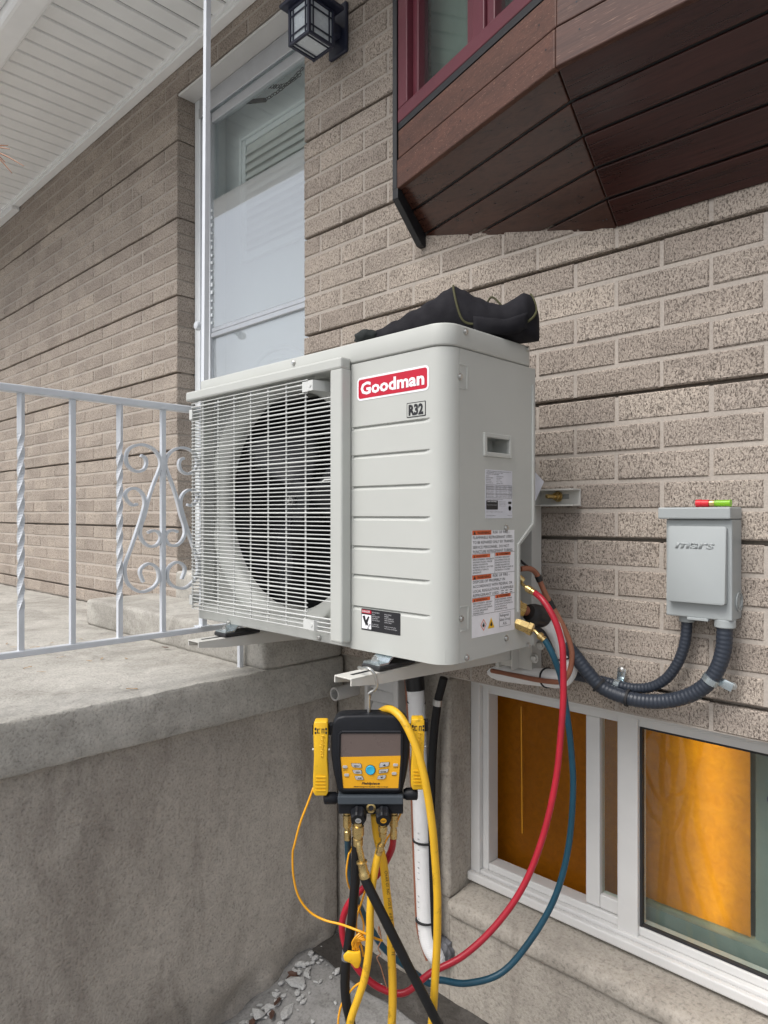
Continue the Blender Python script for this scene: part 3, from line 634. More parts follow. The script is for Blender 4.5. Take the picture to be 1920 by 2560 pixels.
bm = B(); a = atX(508, 1560, RX+.004); a.z = zb+.009; b = atX(518, 30, RX+.004); d = (b-a)/(b.z-a.z); strip(bm, [a, a+d*(SZ-.012-a.z)], .016, .016, (1, 0, 0), 0); obj('pole', bm, MT['white_metal'], post)
bm = B(); box(bm, a.x-.02, a.x+.02, a.y-.02, a.y+.02, zb+.0085, zb+.012); obj('base_plate', bm, MT['white_metal'], post)

# ================================================================== WALL LANTERN
lan = thing('wall_lantern', (-1.78, -.13, 3.0), 'dark navy box lantern with frosted panes beside the door', 'lantern')
lx0, lx1, ly0, ly1, lz0, lz1 = -1.835, -1.727, -.185, -.072, 3.024, 3.150
bm = B(); w = .010
for x in (lx0, lx1-w):
    for y in (ly0, ly1-w): box(bm, x, x+w, y, y+w, lz0, lz1, .0015)
for z in (lz0, lz1-w):
    box(bm, lx0+w, lx1-w, ly0+.0005, ly0+w, z+.0005, z+w, .001); box(bm, lx0+w, lx1-w, ly1-w, ly1-.0005, z+.0005, z+w, .001)
    box(bm, lx0+.0005, lx0+w, ly0+w, ly1-w, z+.001, z+w, .001); box(bm, lx1-w, lx1-.0005, ly0+w, ly1-w, z+.001, z+w, .001)
obj('cage', bm, MT['navy'], lan)
bm = B(); q = .022
for z in (lz0+q+.008, lz1-q-.012): 
    box(bm, lx0+w, lx1-w, ly0+.002, ly0+.005, z, z+.004); box(bm, lx1-.005, lx1-.002, ly0+w, ly1-w, z, z+.004); box(bm, lx0+.002, lx0+.005, ly0+w, ly1-w, z, z+.004)
for u in (q, -q):
    x = (lx0 if u > 0 else lx1)+u; y = (ly0 if u > 0 else ly1)+u
    box(bm, x-.002, x+.002, ly0+.0025, ly0+.0055, lz0+w, lz1-w); box(bm, lx1-.0055, lx1-.0025, y-.002, y+.002, lz0+w, lz1-w); box(bm, x-.002, x+.002, ly0+w, ly1-w, lz0+.003, lz0+.006)
obj('muntins', bm, MT['navy'], lan)
for f in ((lx0+w, lx1-w, ly0+.007, ly0+.009, lz0+w, lz1-w), (lx1-.009, lx1-.007, ly0+w, ly1-w, lz0+w, lz1-w), (lx0+.007, lx0+.009, ly0+w, ly1-w, lz0+w, lz1-w), (lx0+w, lx1-w, ly0+w, ly1-w, lz0+.007, lz0+.009)):
    bm = B(); box(bm, *f); obj('pane', bm, MT['lamp_glass'], lan)
bm = B(); prism(bm, [(lx0-.022, ly0-.022), (lx1+.022, ly0-.022), (lx1+.022, ly1+.022), (lx0-.022, ly1+.022)], Matrix.Translation((0, 0, lz1+.001)), .012, .003); prism(bm, [(lx0, ly0), (lx1, ly0), (lx1, ly1), (lx0, ly1)], Matrix.Translation((0, 0, lz1+.016)), .03, .012); obj('cap', bm, MT['navy'], lan)
bm = B(); box(bm, -1.825, -1.735, -.016, -.001, 3.05, 3.22, .005); obj('back_plate', bm, MT['navy'], lan)
bm = B(); box(bm, -1.80, -1.755, -.074, -.016, 3.10, 3.14, .005); obj('arm', bm, MT['navy'], lan)

# ================================================================== OUTDOOR UNIT
AX0, AX1, AYF, AYB, AZ0, AZ1 = -1.819, -.877, -.537, -.205, 1.163, 1.858
ac = thing('heat_pump_unit', ((AX0+AX1)/2, (AYF+AYB)/2, AZ0), 'off-white outdoor heat pump unit with round fan behind a wire grille', 'heat pump')
LZ = AZ1-.046                                 # underside of the lid
GX = -1.151                                   # right edge of the grille frame
FC = Vector((-1.482, AYF, 1.505)); FR = .295
AW = MT['ac_white']
# front panel wraps round the right corner; pressed grooves
zg = [1.47+z for z in (.195, .131, .0607, -.007, -.073, -.1375, -.209)]
RC = .042
path = [Vector((GX-.005, AYF, 0))]
for x in lin(GX, AX1-RC, 26): path.append(Vector((x, AYF, 0)))
for a in lin(-90, 0, 9)[1:]: path.append(Vector((AX1-RC+RC*math.cos(R_(a)), AYF+RC+RC*math.sin(R_(a)), 0)))
path.append(Vector((AX1, AYF+.0435, 0)))
def groove(x, z):
    e = min(1, max(0, (-.922-x)/.010))
    d = 0
    for g in zg:
        u = z-g
        if -.0075 < u < .0025: d = max(d, (.0062*(u+.0075)/.0075) if u < 0 else .0062*(1-u/.0025))
    return d*e
zs = [AZ0+.001]
for g in sorted(zg): zs += [g-.0085, g-.0075, g-.005, g-.0025, g, g+.0012, g+.0025, g+.0035]
zs += [LZ-.002]
bm = B(); sheet(bm, lambda u, v: Vector((path[u].x, path[u].y+(groove(path[u].x, v) if path[u].y < AYF+1e-4 else 0), v)), list(range(len(path))), zs)
e = bmesh.ops.extrude_face_region(bm, geom=list(bm.faces)); 
for v in e['geom']:
    if isinstance(v, bmesh.types.BMVert): v.co += Vector((-.004, .012, 0)) if v.co.x > AX1-RC else Vector((0, .012, 0))
obj('front_panel', bm, AW, ac, True, ang=35)
# side panel with the cut-away service corner
def sp(px, py): p = atX(px, py, AX1); return (p.y, p.z)
ysm = AYF+.0455
out = [(ysm, AZ0+.001), (ysm, LZ-.002), (AYB, LZ-.002)]+[sp(*ZS(a, b)) for a, b in ((940, 765), (800, 985), (800, 1850), (912, 2010), (912, 2118))]
out[3] = (AYB, out[3][1]); out[6] = (AYB-.004, out[6][1]); out[7] = (AYB-.004, AZ0+.001)
MX = Matrix(((0, 0, 1, AX1-.012), (1, 0, 0, 0), (0, 1, 0, 0), (0, 0, 0, 1)))   # local x->Y, y->Z, z->X
hy0, hz1 = sp(1212, 1088); hy1, hz0 = sp(1273, 1140)
# build the side as strips round the hand hole so that the recess is real
bm = B(); yc = out[5][0]
def yz(bm, y0, y1, z0, z1, x0=AX1-.012, x1=AX1): box(bm, x0, x1, y0, y1, z0, z1)
yz(bm, ysm, yc, AZ0+.001, hz0); yz(bm, ysm, yc, hz1, LZ-.002); yz(bm, ysm, hy0, hz0, hz1)
if hy1 < yc: yz(bm, hy1, yc, hz0, hz1)
prism(bm, [(yc, out[4][1]), (yc, LZ-.002), (AYB, LZ-.002), (AYB, out[3][1])], MX, .012)
prism(bm, [(yc, AZ0+.001), (yc, out[5][1]), out[6], out[7]], MX, .012)
bmesh.ops.remove_doubles(bm, verts=bm.verts, dist=.0002); obj('side_panel', bm, AW, ac)
bm = B(); pts = [Vector((AX1+.0005, y-.012, z)) for y, z in ((AYB, LZ-.04), (AYB, out[3][1]+.004), (yc+.001, out[4][1]+.002), (yc+.001, AZ0+.085))]
tube(bm, pts, .0035, 8, 0); obj('pressed_rib', bm, AW, ac, True)
bm = ring(0, 1, 0, 1, 0, 1, .1) if False else B()
for f in ((hy0-.006, hy0+.004, hz0-.006, hz1+.006), (hy1-.004, hy1+.006, hz0-.006, hz1+.006), (hy0+.004, hy1-.004, hz0-.006, hz0+.004), (hy0+.004, hy1-.004, hz1-.004, hz1+.006)): box(bm, AX1-.005, AX1+.0045, f[0], f[1], f[2], f[3], .0018)
box(bm, AX1-.05, AX1-.045, hy0-.01, hy1+.01, hz0-.01, hz1+.01); box(bm, AX1-.046, AX1-.004, hy0-.004, hy0+.001, hz0-.002, hz1+.002); box(bm, AX1-.046, AX1-.004, hy1-.001, hy1+.004, hz0-.002, hz1+.002); box(bm, AX1-.046, AX1-.004, hy0, hy1, hz1-.001, hz1+.004); box(bm, AX1-.046, AX1-.004, hy0, hy1, hz0-.004, hz0+.001)
obj('hand_recess', bm, AW, ac)
# recessed service corner behind the cut-away
bm = B(); box(bm, AX1-.075, AX1-.070, yc-.03, AYB, AZ0+.01, out[3][1]+.02); box(bm, AX1-.07, AX1-.013, yc-.03, yc-.025, AZ0+.03, out[4][1]+.03); obj('valve_plate', bm, AW, ac)
# lid
def rpoly(x0, x1, y0, y1, r, n=6):
    return [((x0+x1)/2+a, (y0+y1)/2+b) for a, b in rrect(x1-x0, y1-y0, r, n)]
bm = B(); prism(bm, rpoly(AX0-.003, AX1+.003, AYF-.003, AYB+.003, .044, 8), Matrix.Translation((0, 0, LZ)), .046, .004); obj('lid', bm, AW, ac, True, ang=50)
bm = B(); box(bm, AX0+.012, AX1-.012, AYF+.012, AYB-.006, AZ0+.006, AZ0+.03); box(bm, AX0+.004, AX1-.05, AYF+.005, AYF+.02, AZ0, AZ0+.042, .003); obj('base_pan', bm, AW, ac)
bm = B(); box(bm, AX0+.012, AX0+.02, AYF+.065, AYB-.03, AZ0+.03, LZ-.001); box(bm, AX0+.012, AX1-.08, AYB-.012, AYB-.004, AZ0+.03, LZ-.001); obj('coil', bm, MT['fin'], ac)
bm = B(); box(bm, AX0, AX0+.030, AYB-.03, AYB, AZ0+.03, LZ-.001, .004); obj('corner_post', bm, AW, ac); bm = B(); box(bm, AX0+.002, AX0+.02, AYF+.012, AYF+.05, AZ0+.03, LZ-.001, .003); obj('corner_post', bm, AW, ac); bm = B(); box(bm, AX1-.10, AX1-.013, AYB-.003, AYB+.001, out[3][1]+.005, LZ-.001); obj('rear_panel', bm, AW, ac)
# fan plate with flared round opening
bm = B(); N = 72; yp = AYF+.058; x0, x1, z0, z1 = AX0+.004, GX-.004, AZ0+.043, LZ-.001
def rect_pt(a):
    dx, dz = math.cos(a), math.sin(a); s = min(((x1-FC.x) if dx > 0 else (x0-FC.x))/dx if abs(dx) > 1e-6 else 9, ((z1-FC.z) if dz > 0 else (z0-FC.z))/dz if abs(dz) > 1e-6 else 9)
    return Vector((FC.x+dx*s, yp, FC.z+dz*s))
angs = sorted([2*math.pi*k/N for k in range(N)]+[math.atan2(z-FC.z, x-FC.x) % (2*math.pi) for x in (x0, x1) for z in (z0, z1)])
prof = [(None, 0), (FR+.055, 0), (FR+.046, -.010), (FR+.036, -.010), (FR+.022, .002), (FR+.008, .008), (FR, .018), (FR-.002, .028), (FR-.002, .042)]
rings = []
for r, dy in prof:
    R0 = []
    for a in angs:
        q = rect_pt(a)
        if r is None: R0.append(bm.verts.new(q))
        else:
            lim = math.hypot(q.x-FC.x, q.z-FC.z)-.0015; rr = min(r, lim); R0.append(bm.verts.new((FC.x+rr*math.cos(a), yp+dy*(1 if rr == r else 1), FC.z+rr*math.sin(a))))
    rings.append(R0)
n = len(angs)
for A, Cc in zip(rings, rings[1:]):
    for k in range(n): bm.faces.new((A[k], A[(k+1) % n], Cc[(k+1) % n], Cc[k]))
obj('fan_shroud', bm, AW, ac, True, ang=55)
bm = B(); box(bm, x1-.0005, GX+.004, AYF+.001, yp+.01, z0, z1); box(bm, x0, x1-.001, AYF+.001, yp+.01, z1-.004, z1+.0005); box(bm, x0, x1-.001, AYF+.0215, yp+.01, z0-.012, z0+.002); obj('opening_return', bm, AW, ac)
bm = B(); box(bm, AX0+.03, GX+.02, AYF+.23, AYF+.24, AZ0+.03, LZ-.002); obj('cavity_back', bm, MT['dark'], ac)
fan = group_part('fan', FC+Vector((0, .10, 0)), ac)
bm = B(); lathe(bm, [(.055, .05), (.060, .0), (.056, -.02), (.04, -.028), (.02, -.028), (.018, -.03), (.006, -.03), (.006, -.045), (.001, -.046)][::-1], axis_M(FC+Vector((0, .125, 0)), (0, 1, 0)), 28); obj('hub', bm, MT['fan_black'], fan, True)
bm = B(); lathe(bm, [(.012, -.001), (.012, .008), (.006, .008), (.006, .016)], axis_M(FC+Vector((0, .091, 0)), (0, -1, 0)), 6); obj('nut', bm, MT['steel'], fan)
for k in range(3):
    bm = B(); a0 = R_(-14+120*k)
    def bl(u, v):
        r = .052+(.258-.052)*u; w = (.42+.38*math.sin(math.pi*min(1, u*.9+.1))); a = a0+(v-.5)*2*w*.72+.35*u
        y = .130+.05*(v-.5)*-1.3*(1-.25*u)+.018*math.cos(v*math.pi)*u
        return FC+Vector((r*math.cos(a), y, r*math.sin(a)))
    sheet(bm, bl, lin(0, 1, 12), lin(0, 1, 9)); o = obj('blade', bm, MT['fan_black'], fan, True, ang=0); md = o.modifiers.new('thick', 'SOLIDIFY'); md.thickness = .003
# grille: wires proud of the panel, bent round the left corner
gr = group_part('grille', (-1.5, AYF-.028, AZ0+.05), ac); YG = AYF-.028
zw = lin(1.198, 1.788, 59); verts_x = [atY(*ZG(a, 800), YG).x for a in (150, 275, 408, 545, 690, 840, 1000)]
for i, z in enumerate(zw):
    bm = B(); r = .0021 if i % 6 == 3 else .0014; xr = -1.188 if i < 54 else verts_x[-1]+.012
    if 4 <= i <= 6 : xr = verts_x[-1]+.012
    zz = z
    tube(bm, [Vector((AX0-.003, AYF+.06, zz)), Vector((AX0-.003, AYF+.004, zz)), Vector((AX0+.002, AYF-.016, zz)), Vector((AX0+.022, YG, zz)), Vector((xr, YG, zz))], r, 6, 0); obj('wire', bm, MT['grille_white'], gr, True)
bm = B(); z = zw[34]+.0050; tube(bm, [Vector((-1.225, YG+.001, z-.0055)), Vector((-1.212, YG-.001, z)), Vector((-1.188, YG, z))], .002, 6, 0); obj('wire', bm, MT['grille_white'], gr, True)
for x in verts_x+[AX0+.0045]:
    bm = B(); tube(bm, [Vector((x, YG+.0035 if x > AX0+.02 else AYF-.014, zw[0]-.002)), Vector((x, YG+.0035 if x > AX0+.02 else AYF-.014, zw[-1]+.002)), Vector((x, AYF+.002, zw[-1]+.012))], .0021, 6, 0); obj('wire', bm, MT['grille_white'], gr, True)
bm = B(); box(bm, -1.191, GX, AYF-.032, AYF-.0008, 1.178, 1.80, .005, 2); obj('frame_bar', bm, MT['ac_white'], gr)
bm = B(); box(bm, AX0-.003, GX+.0006, AYF-.034, AYF-.0035, 1.797, 1.824, .005, 2); obj('frame_bar', bm, MT['ac_white'], gr)
def clip(x, z, s):
    bm = B(); prof = [(-.016, -.032), (.004, -.032), (.010, -.036), (.026, -.036), (.034, -.006), (.042, .052), (.066, .052)]
    strip(bm, [Vector((x+s*a, AYF+b, z)) for a, b in prof], .024, .0025, (0, 0, 1), 0); cyl(bm, (x+s*.018, AYF-.0385, z), (x+s*.018, AYF-.036, z), .004, 10); cyl(bm, (x+s*.055, AYF+.046, z), (x+s*.055, AYF+.052, z), .0045, 10)
    return bm
p = atY(*ZG(1030, 355), YG); obj('clip', clip(p.x, p.z, 1), MT['grille_white'], gr)
p = atY(*ZG(1040, 995), YG); p = atY(*zm(460, 1260, .30139)(1040, 995), YG); obj('clip', clip(p.x, p.z, 1), MT['grille_white'], gr)
for zc in (1.757, 1.222):
    bm = B(); box(bm, AX0+.014, AX0+.030, YG-.004, YG-.001, zc-.014, zc+.014, .001); box(bm, AX0-.002, AX0+.001, AYF-.02, AYF+.01, zc-.014, zc+.014, .001); obj('clip', bm, MT['grille_white'], gr)
# screws
def screw(p, d, r=.0052):
    bm = B(); lathe(bm, [(r*1.35, 0), (r*1.35, .0012), (r, .0014), (r, .004), (r*.8, .005)], axis_M(p, d), 12); obj('screw', bm, MT['steel'], ac, True)
for px, py in ((734, 907),): screw(atY(px, py, AYF-.0035), (0, -1, 0))
for px, py in (Z3(988, 1135), Z3(1378, 1200)): screw(atY(px, py, AYF+.003), (0, -1, 0))
for px, py in (Z2(352, 1433), Z2(620, 1507)): screw(atX(px, py, AX1+.0035), (1, 0, 0))
for px, py in (Z4(328, 72), Z4(527, 725), Z4(527, 1202), Z4(357, 1285), Z4(333, 1117), Z4(621, 1233)): screw(atX(px, py, AX1+.0005), (1, 0, 0))
for pz in (Z4(340, 72), Z4(345, 1117)):       # pressed screw pockets beside the seam
    c = atX(*pz, AX1); bm = B(); box(bm, AX1-.001, AX1+.0014, c.y+.013, c.y+.016, c.z-.024, c.z+.024, .0006); box(bm, AX1-.001, AX1+.0012, c.y-.012, c.y+.013, c.z-.026, c.z-.023, .0006); box(bm, AX1-.001, AX1+.0012, c.y-.012, c.y+.013, c.z+.023, c.z+.026, .0006); obj('screw_pocket', bm, AW, ac)
# stickers on the front: local x->+X, y->+Z, facing -Y
def MF(x, z, y): return Matrix(((1, 0, 0, x), (0, 0, -1, y), (0, 1, 0, z), (0, 0, 0, 1)))
a = atY(*ZB(165, 1056), AYF); b = atY(*ZB(715, 770), AYF); zc = 1.47+.2775; x0, x1 = a.x, b.x
za = atY(*ZB(165, 880), AYF).z; zb_ = a.z
W = x1-x0; H = za-zb_; cx, cz = (x0+x1)/2, (za+zb_)/2
bd = group_part('brand_sticker', (cx, AYF, cz), ac)
bm = B(); prism(bm, rrect(W, H, .010), MF(cx, cz, AYF-.0003), .0004); obj('sticker_border', bm, MT['white_sticker'], bd)
bm = B(); prism(bm, rrect(W-.009, H-.009, .006), MF(cx, cz, AYF-.0008), .0003); obj('sticker_field', bm, MT['red_sticker'], bd)
bm = B(); text(bm, 'Goodman', MF(cx-W*.445, cz-H*.235, AYF-.0015), H*.50, W*.89, .034); obj('lettering', bm, MT['white_sticker'], bd)
a = atY(*ZB(545, 1183), AYF); b = atY(*ZB(690, 1050), AYF); z1_ = atY(*ZB(545, 1070), AYF).z; rf = group_part('refrigerant_sticker', a, ac)
bm = B(); W = b.x-a.x; H = z1_-a.z; cx, cz = (a.x+b.x)/2, (a.z+z1_)/2
prism(bm, rrect(W, H, .001, 1), MF(cx, cz, AYF-.0003), .0004); obj('sticker_border', bm, MT['ink'], rf)
bm = B(); prism(bm, rrect(W-.0035, H-.0035, .001, 1), MF(cx, cz, AYF-.0008), .0003); obj('sticker_field', bm, MT['ac_white'], rf)
bm = B(); text(bm, 'R32', MF(cx-W*.39, cz-H*.33, AYF-.0015), H*.66, W*.78, .05); obj('lettering', bm, MT['ink'], rf)
a = atY(*ZF(605, 455), AYF); b = atY(*ZF(1080, 535), AYF); t_ = atY(*ZF(605, 197), AYF); dg = group_part('danger_sticker', a, ac)
W = b.x-a.x; H = t_.z-a.z; cx, cz = a.x+W/2, a.z+H/2
bm = B(); prism(bm, rrect(W, H, .001, 1), MF(cx, cz, AYF-.0003), .0004); obj('sticker_field', bm, MT['ink'], dg)
bm = B(); prism(bm, rrect(W*.25, H*.155, .0005, 1), MF(a.x+W*.14, t_.z-H*.13, AYF-.0008), .0003); obj('danger_bar', bm, MT['red_sticker'], dg)
bm = B(); prism(bm, rrect(W*.25, H*.66, .0005, 1), MF(a.x+W*.14, a.z+H*.40, AYF-.0008), .0003); obj('hand_field', bm, MT['white_sticker'], dg)
bm = B(); text(bm, '▲ DANGER'[2:], MF(a.x+W*.03, t_.z-H*.17, AYF-.0014), H*.10, W*.21, .02)
tl = ['ROTATING PARTS!', 'DO NOT', 'PUSH YOUR HANDS', 'OR ANY PARTS', 'INTO THE GRILLE', '', 'Cut off power', 'before service']
for i, s in enumerate(tl):
    if s: text(bm, s, MF(a.x+W*.29, t_.z-H*(.15+.09*i), AYF-.0014), H*.055, W*.013*len(s))
for i, s in enumerate(['PIECES MOBILES', 'DANGEREUX', 'NE PAS INSERER LES', 'MAINS OU LES PIECES', 'DANS LA GRILLE', '', 'Couper le courant avant', "tout service ou entretien"]):
    if s: text(bm, s, MF(a.x+W*.61, t_.z-H*(.17+.09*i), AYF-.0014), H*.05, W*.0125*len(s))
obj('lettering', bm, MT['pale_ink'], dg)
bm = B(); hx, hz = a.x+W*.04, a.z+H*.10; k = W*.21; q = H*.58
prism(bm, [(0.0, .95), (.28, 1.0), (.42, .62), (.72, .98), (.85, .93), (.62, .45), (.72, .36), (.60, .20), (.50, .30), (.42, .18), (.30, .38), (.18, .55)], MF(hx, hz, AYF-.0014) @ Matrix.Diagonal((k, q, 1, 1)), .0002)
for u, v in ((.72, .22), (.86, .34), (.62, .04)): prism(bm, [(u, v), (u+.12, v+.05), (u+.14, v-.04), (u+.03, v-.09)], MF(hx, hz, AYF-.0014) @ Matrix.Diagonal((k, q, 1, 1)), .0002)
obj('hand_symbol', bm, MT['ink'], dg)
# labels on the side: local x->+Y, y->+Z, facing +X
def MS(y, z, x): return Matrix(((0, 0, 1, x), (1, 0, 0, y), (0, 1, 0, z), (0, 0, 0, 1)))
def side_label(name, m, pa, pb, pt):
    a = atX(*pa, AX1); b = atX(*pb, AX1); t = atX(*pt, AX1); g = group_part(name, a, ac); W = b.y-a.y; H = t.z-a.z
    bm = B(); prism(bm, [(0, 0), (W, 0), (W, H), (0, H)], MS(a.y, a.z, AX1+.0002), .0004); obj('label_sheet', bm, m, g)
    return g, a.y, a.z, W, H
XI = AX1+.0010
g, y0, z0, W, H = side_label('rating_label', MT['label_silver'], ZS(410, 690), ZS(708, 690), ZS(410, 145))
bm = B()
def ht(s, u, v, h, w, bold=0, x=XI): text(bm, s, MS(y0+W*u, z0+H*v, x), H*h, W*w, bold)
for s, u, v, h, w in (('COMFORT TECHNOLOGY MANUFACTURING, L.P.', .03, .96, .014, .92), ('19001 KERMIER RD. WALLER, TX 77484', .03, .93, .013, .6), ('OUTDOOR UNIT HEAT PUMP', .03, .90, .014, .45), ('MODEL', .03, .86, .014, .1), ('SERIAL NUMBER', .03, .825, .014, .24), ('MFG DATE', .03, .79, .014, .16), ('REF. CHARGE', .03, .755, .014, .18), ('VOLTS / PHASE / HZ', .03, .72, .014, .24)): ht(s, u, v, h, w, .01)
for s, v, w in (('HSX1N3620', .86, .26), ('2409700312', .825, .2), ('2024-09', .79, .14), ('R-32   78 oz', .755, .2), ('208/230-1-60', .72, .22)): ht(s, .40, v, .014, w, .01)
for v in (.685, .645, .60, .50, .42): prism(bm, [(0, 0), (W*.94, 0), (W*.94, .0005), (0, .0005)], MS(y0+W*.03, z0+H*v, XI), .0001)
for u in (.03, .38, .52, .86, .968): prism(bm, [(0, 0), (.0005, 0), (.0005, H*.265), (0, H*.265)], MS(y0+W*u, z0+H*.42, XI), .0001)
for i in range(7): ht(('COMPRESSOR', 'FAN MOTOR', 'HIGH SIDE', 'LOW SIDE', 'MIN CIRCUIT', 'MAX FUSE', 'PRESSURE')[i], .05, .655-.035*i, .012, .24); ht(str(13+i*7)+'.'+str(i), .40, .655-.035*i, .013, .09); ht(('RLA', 'FLA', 'PSIG', 'PSIG', 'AMPS', 'AMPS', 'PSIG')[i]+' MAXIMUM', .54, .655-.035*i, .012, .26); ht(str(450-30*i), .88, .655-.035*i, .013, .07)
for i in range(4): ht('CERTIFIED TO UL 60335-2-40', .50, .34-.03*i, .011, .26)
ht('SUITABLE FOR OUTDOOR USE', .03, .385, .013, .6); ht('FIELD WIRING MUST CONFORM', .03, .125, .013, .6); ht('C22.2 NO. 60335', .03, .05, .014, .33); ht('MADE IN USA', .82, .05, .014, .15)
prism(bm, rrect(W*.42, H*.19, .002, 2), MS(y0+W*.24, z0+H*.275, XI), .0001); prism(bm, rrect(W*.12, H*.05, .001, 1), MS(y0+W*.90, z0+H*.325, XI), .0001); lathe(bm, [(.0055, 0), (.0055, .0001), (.0047, .0001), (.0047, 0)], axis_M((XI, y0+W*.90, z0+H*.21), (1, 0, 0)), 16)
obj('lettering', bm, MT['ink'], g)
bm = B(); ht('AHRI CERTIFIED', .06, .335, .022, .34, .02, XI+.0004); ht('www.ahridirectory.org', .06, .27, .012, .34, 0, XI+.0004); obj('lettering', bm, MT['white_sticker'], g)
g, y0, z0, W, H = side_label('warning_label', MT['white_sticker'], ZS(262, 2018), ZS(732, 1945), ZS(258, 830))
TR = atX(*ZS(728, 825), AX1); H = (H+TR.z-z0)/2+.004
bm = B()
for v in (.772, .575, .365, .205): prism(bm, [(0, 0), (W, 0), (W, .0006), (0, .0006)], MS(y0, z0+H*v, XI), .0001)
for v0, v1 in ((.575, .772), (.205, .365)): prism(bm, [(0, 0), (.0006, 0), (.0006, H*(v1-v0)), (0, H*(v1-v0))], MS(y0+W*.515, z0+H*v0, XI), .0001)
for s, u, v, w in (('RISK OF FIRE -', .47, .957, .40), ('FLAMMABLE REFRIGERANT USED.', .02, .911, .93), ('TO BE REPAIRED ONLY BY TRAINED', .02, .866, .95), ('SERVICE PERSONNEL. DO NOT', .02, .821, .84), ('PUNCTURE REFRIGERANT TUBING.', .02, .780, .94),
                   ('RISK OF FIRE -', .47, .543, .40), ('DISPOSE OF PROPERLY IN', .02, .501, .74), ('ACCORDANCE WITH FEDERAL OR', .02, .459, .92), ('LOCAL REGULATIONS. FLAMMABLE', .02, .416, .95), ('REFRIGERANT USED.', .02, .376, .60)): ht(s, u, v, .026, w, 0)
for i, s in enumerate(('RIESGO DE INCENDIO - REFRIGERANTE', 'INFLAMABLE UTILIZADO. PARA SER', 'REPARADO UNICAMENTE POR', 'PERSONAL DE SERVICIO CAPACITADO.', 'NO PERFORE LA TUBERIA DE', 'REFRIGERANTE.')): ht(s, .02, .712-.024*i, .015, .0145*len(s))
for i, s in enumerate(("D'INCENDIE - REFRIGERANT", 'INFLAMMABLE UTILISE. LES', 'REPARATIONS DOIVENT ETRE', 'CONFIEES UNIQUEMENT A DU', 'PERSONNEL DE SERVICE FORME. NE', 'PAS PERCER LA TUYAUTERIE.')): ht(s, .53, .718-.024*i, .015, .0145*len(s))
for i, s in enumerate(('RIESGO DE INCENDIO - DESECHELO', 'ADECUADAMENTE DE ACUERDO CON', 'LAS REGLAMENTACIONES FEDERALES', 'O LOCALES. REFRIGERANTE', 'INFLAMABLE USADO.')): ht(s, .02, .307-.023*i, .015, .0145*len(s))
for i, s in enumerate(("RISQUE D'INCENDIE - ELIMINER", 'CORRECTEMENT CONFORMEMENT A', 'LA REGLEMENTATION FEDERALE OU', 'LOCALE. REFRIGERANT', 'INFLAMMABLE UTILISE.')): ht(s, .53, .315-.023*i, .015, .0145*len(s))
for i, s in enumerate(('Refrigerant', 'Safety Group', 'A2L')): ht(s, .65 if i == 0 else (.635 if i == 1 else .71), .150-.040*i, .026, (.21, .25, .10)[i])
for u, v, w, h in ((.625, .055, .27, .004), (.625, .185, .27, .004)): prism(bm, [(0, 0), (W*w, 0), (W*w, H*h*.6), (0, H*h*.6)], MS(y0+W*u, z0+H*v, XI), .0001)
for u in (.625, .892): prism(bm, [(0, 0), (.0005, 0), (.0005, H*.13), (0, H*.13)], MS(y0+W*u, z0+H*.055, XI), .0001)
for u in (.67, .77, .88): prism(bm, [(0, 0), (W*.06, 0), (W*.06, H*.006), (0, H*.006)], MS(y0+W*u, z0+H*.375, XI), .0001); prism(bm, [(0, 0), (W*.06, 0), (W*.06, H*.006), (0, H*.006)], MS(y0+W*u, z0+H*.398, XI), .0001)
obj('lettering', bm, MT['ink'], g)
bm = B()
for u, v, w, h in ((.005, .948, .43, .042), (.005, .535, .43, .042), (.005, .735, .40, .032), (.53, .742, .37, .032), (.005, .330, .40, .032), (.53, .337, .37, .032)): prism(bm, [(0, 0), (W*w, 0), (W*w, H*h), (0, H*h)], MS(y0+W*u, z0+H*v, XI), .0001)
dcx, dcy = y0+W*.255, z0+H*.105; q = .0105
for s in ((0, 1, 1, 0), (1, 0, 0, -1), (0, -1, -1, 0), (-1, 0, 0, 1)): prism(bm, [(s[0]*q, s[1]*q*1.2), (s[2]*q, s[3]*q*1.2), (s[2]*q*.82, s[3]*q), (s[0]*q*.82, s[1]*q)], MS(dcx, dcy, XI), .0001)
obj('warning_bars', bm, MT['orange_ink'], g)
bm = B(); prism(bm, [(-.012, -.010), (.012, -.010), (0, .013)], MS(y0+W*.43, z0+H*.105, XI), .0001); obj('flame_triangle', bm, MT['amber_ink'], g)
bm = B()
for u, v, w, h in ((.11, .955, .30, .026), (.11, .542, .30, .026)): ht('WARNING', u, v, h, w, .012, XI+.0004)
for u, v, s in ((.09, .742, 'ADVERTENCIA'), (.62, .749, 'AVERTISSEMENT'), (.09, .337, 'ADVERTENCIA'), (.62, .344, 'AVERTISSEMENT')): ht(s, u, v, .017, .25, .008, XI+.0004)
for u, v, q in ((.055, .952, .034), (.055, .539, .034), (.05, .739, .022), (.575, .746, .022), (.05, .334, .022), (.575, .341, .022)): prism(bm, [(-H*q*.5, 0), (H*q*.5, 0), (0, H*q)], MS(y0+W*u, z0+H*v, XI+.0004), .0001)
fl = [(0, -.005), (.004, -.003), (.0035, .001), (.001, .006), (-.001, .002), (-.0035, .0005), (-.004, -.003)]
prism(bm, fl, MS(dcx, dcy, XI), .0001); prism(bm, fl, MS(y0+W*.43, z0+H*.10, XI+.0004), .0001); obj('lettering', bm, MT['ink'], g)
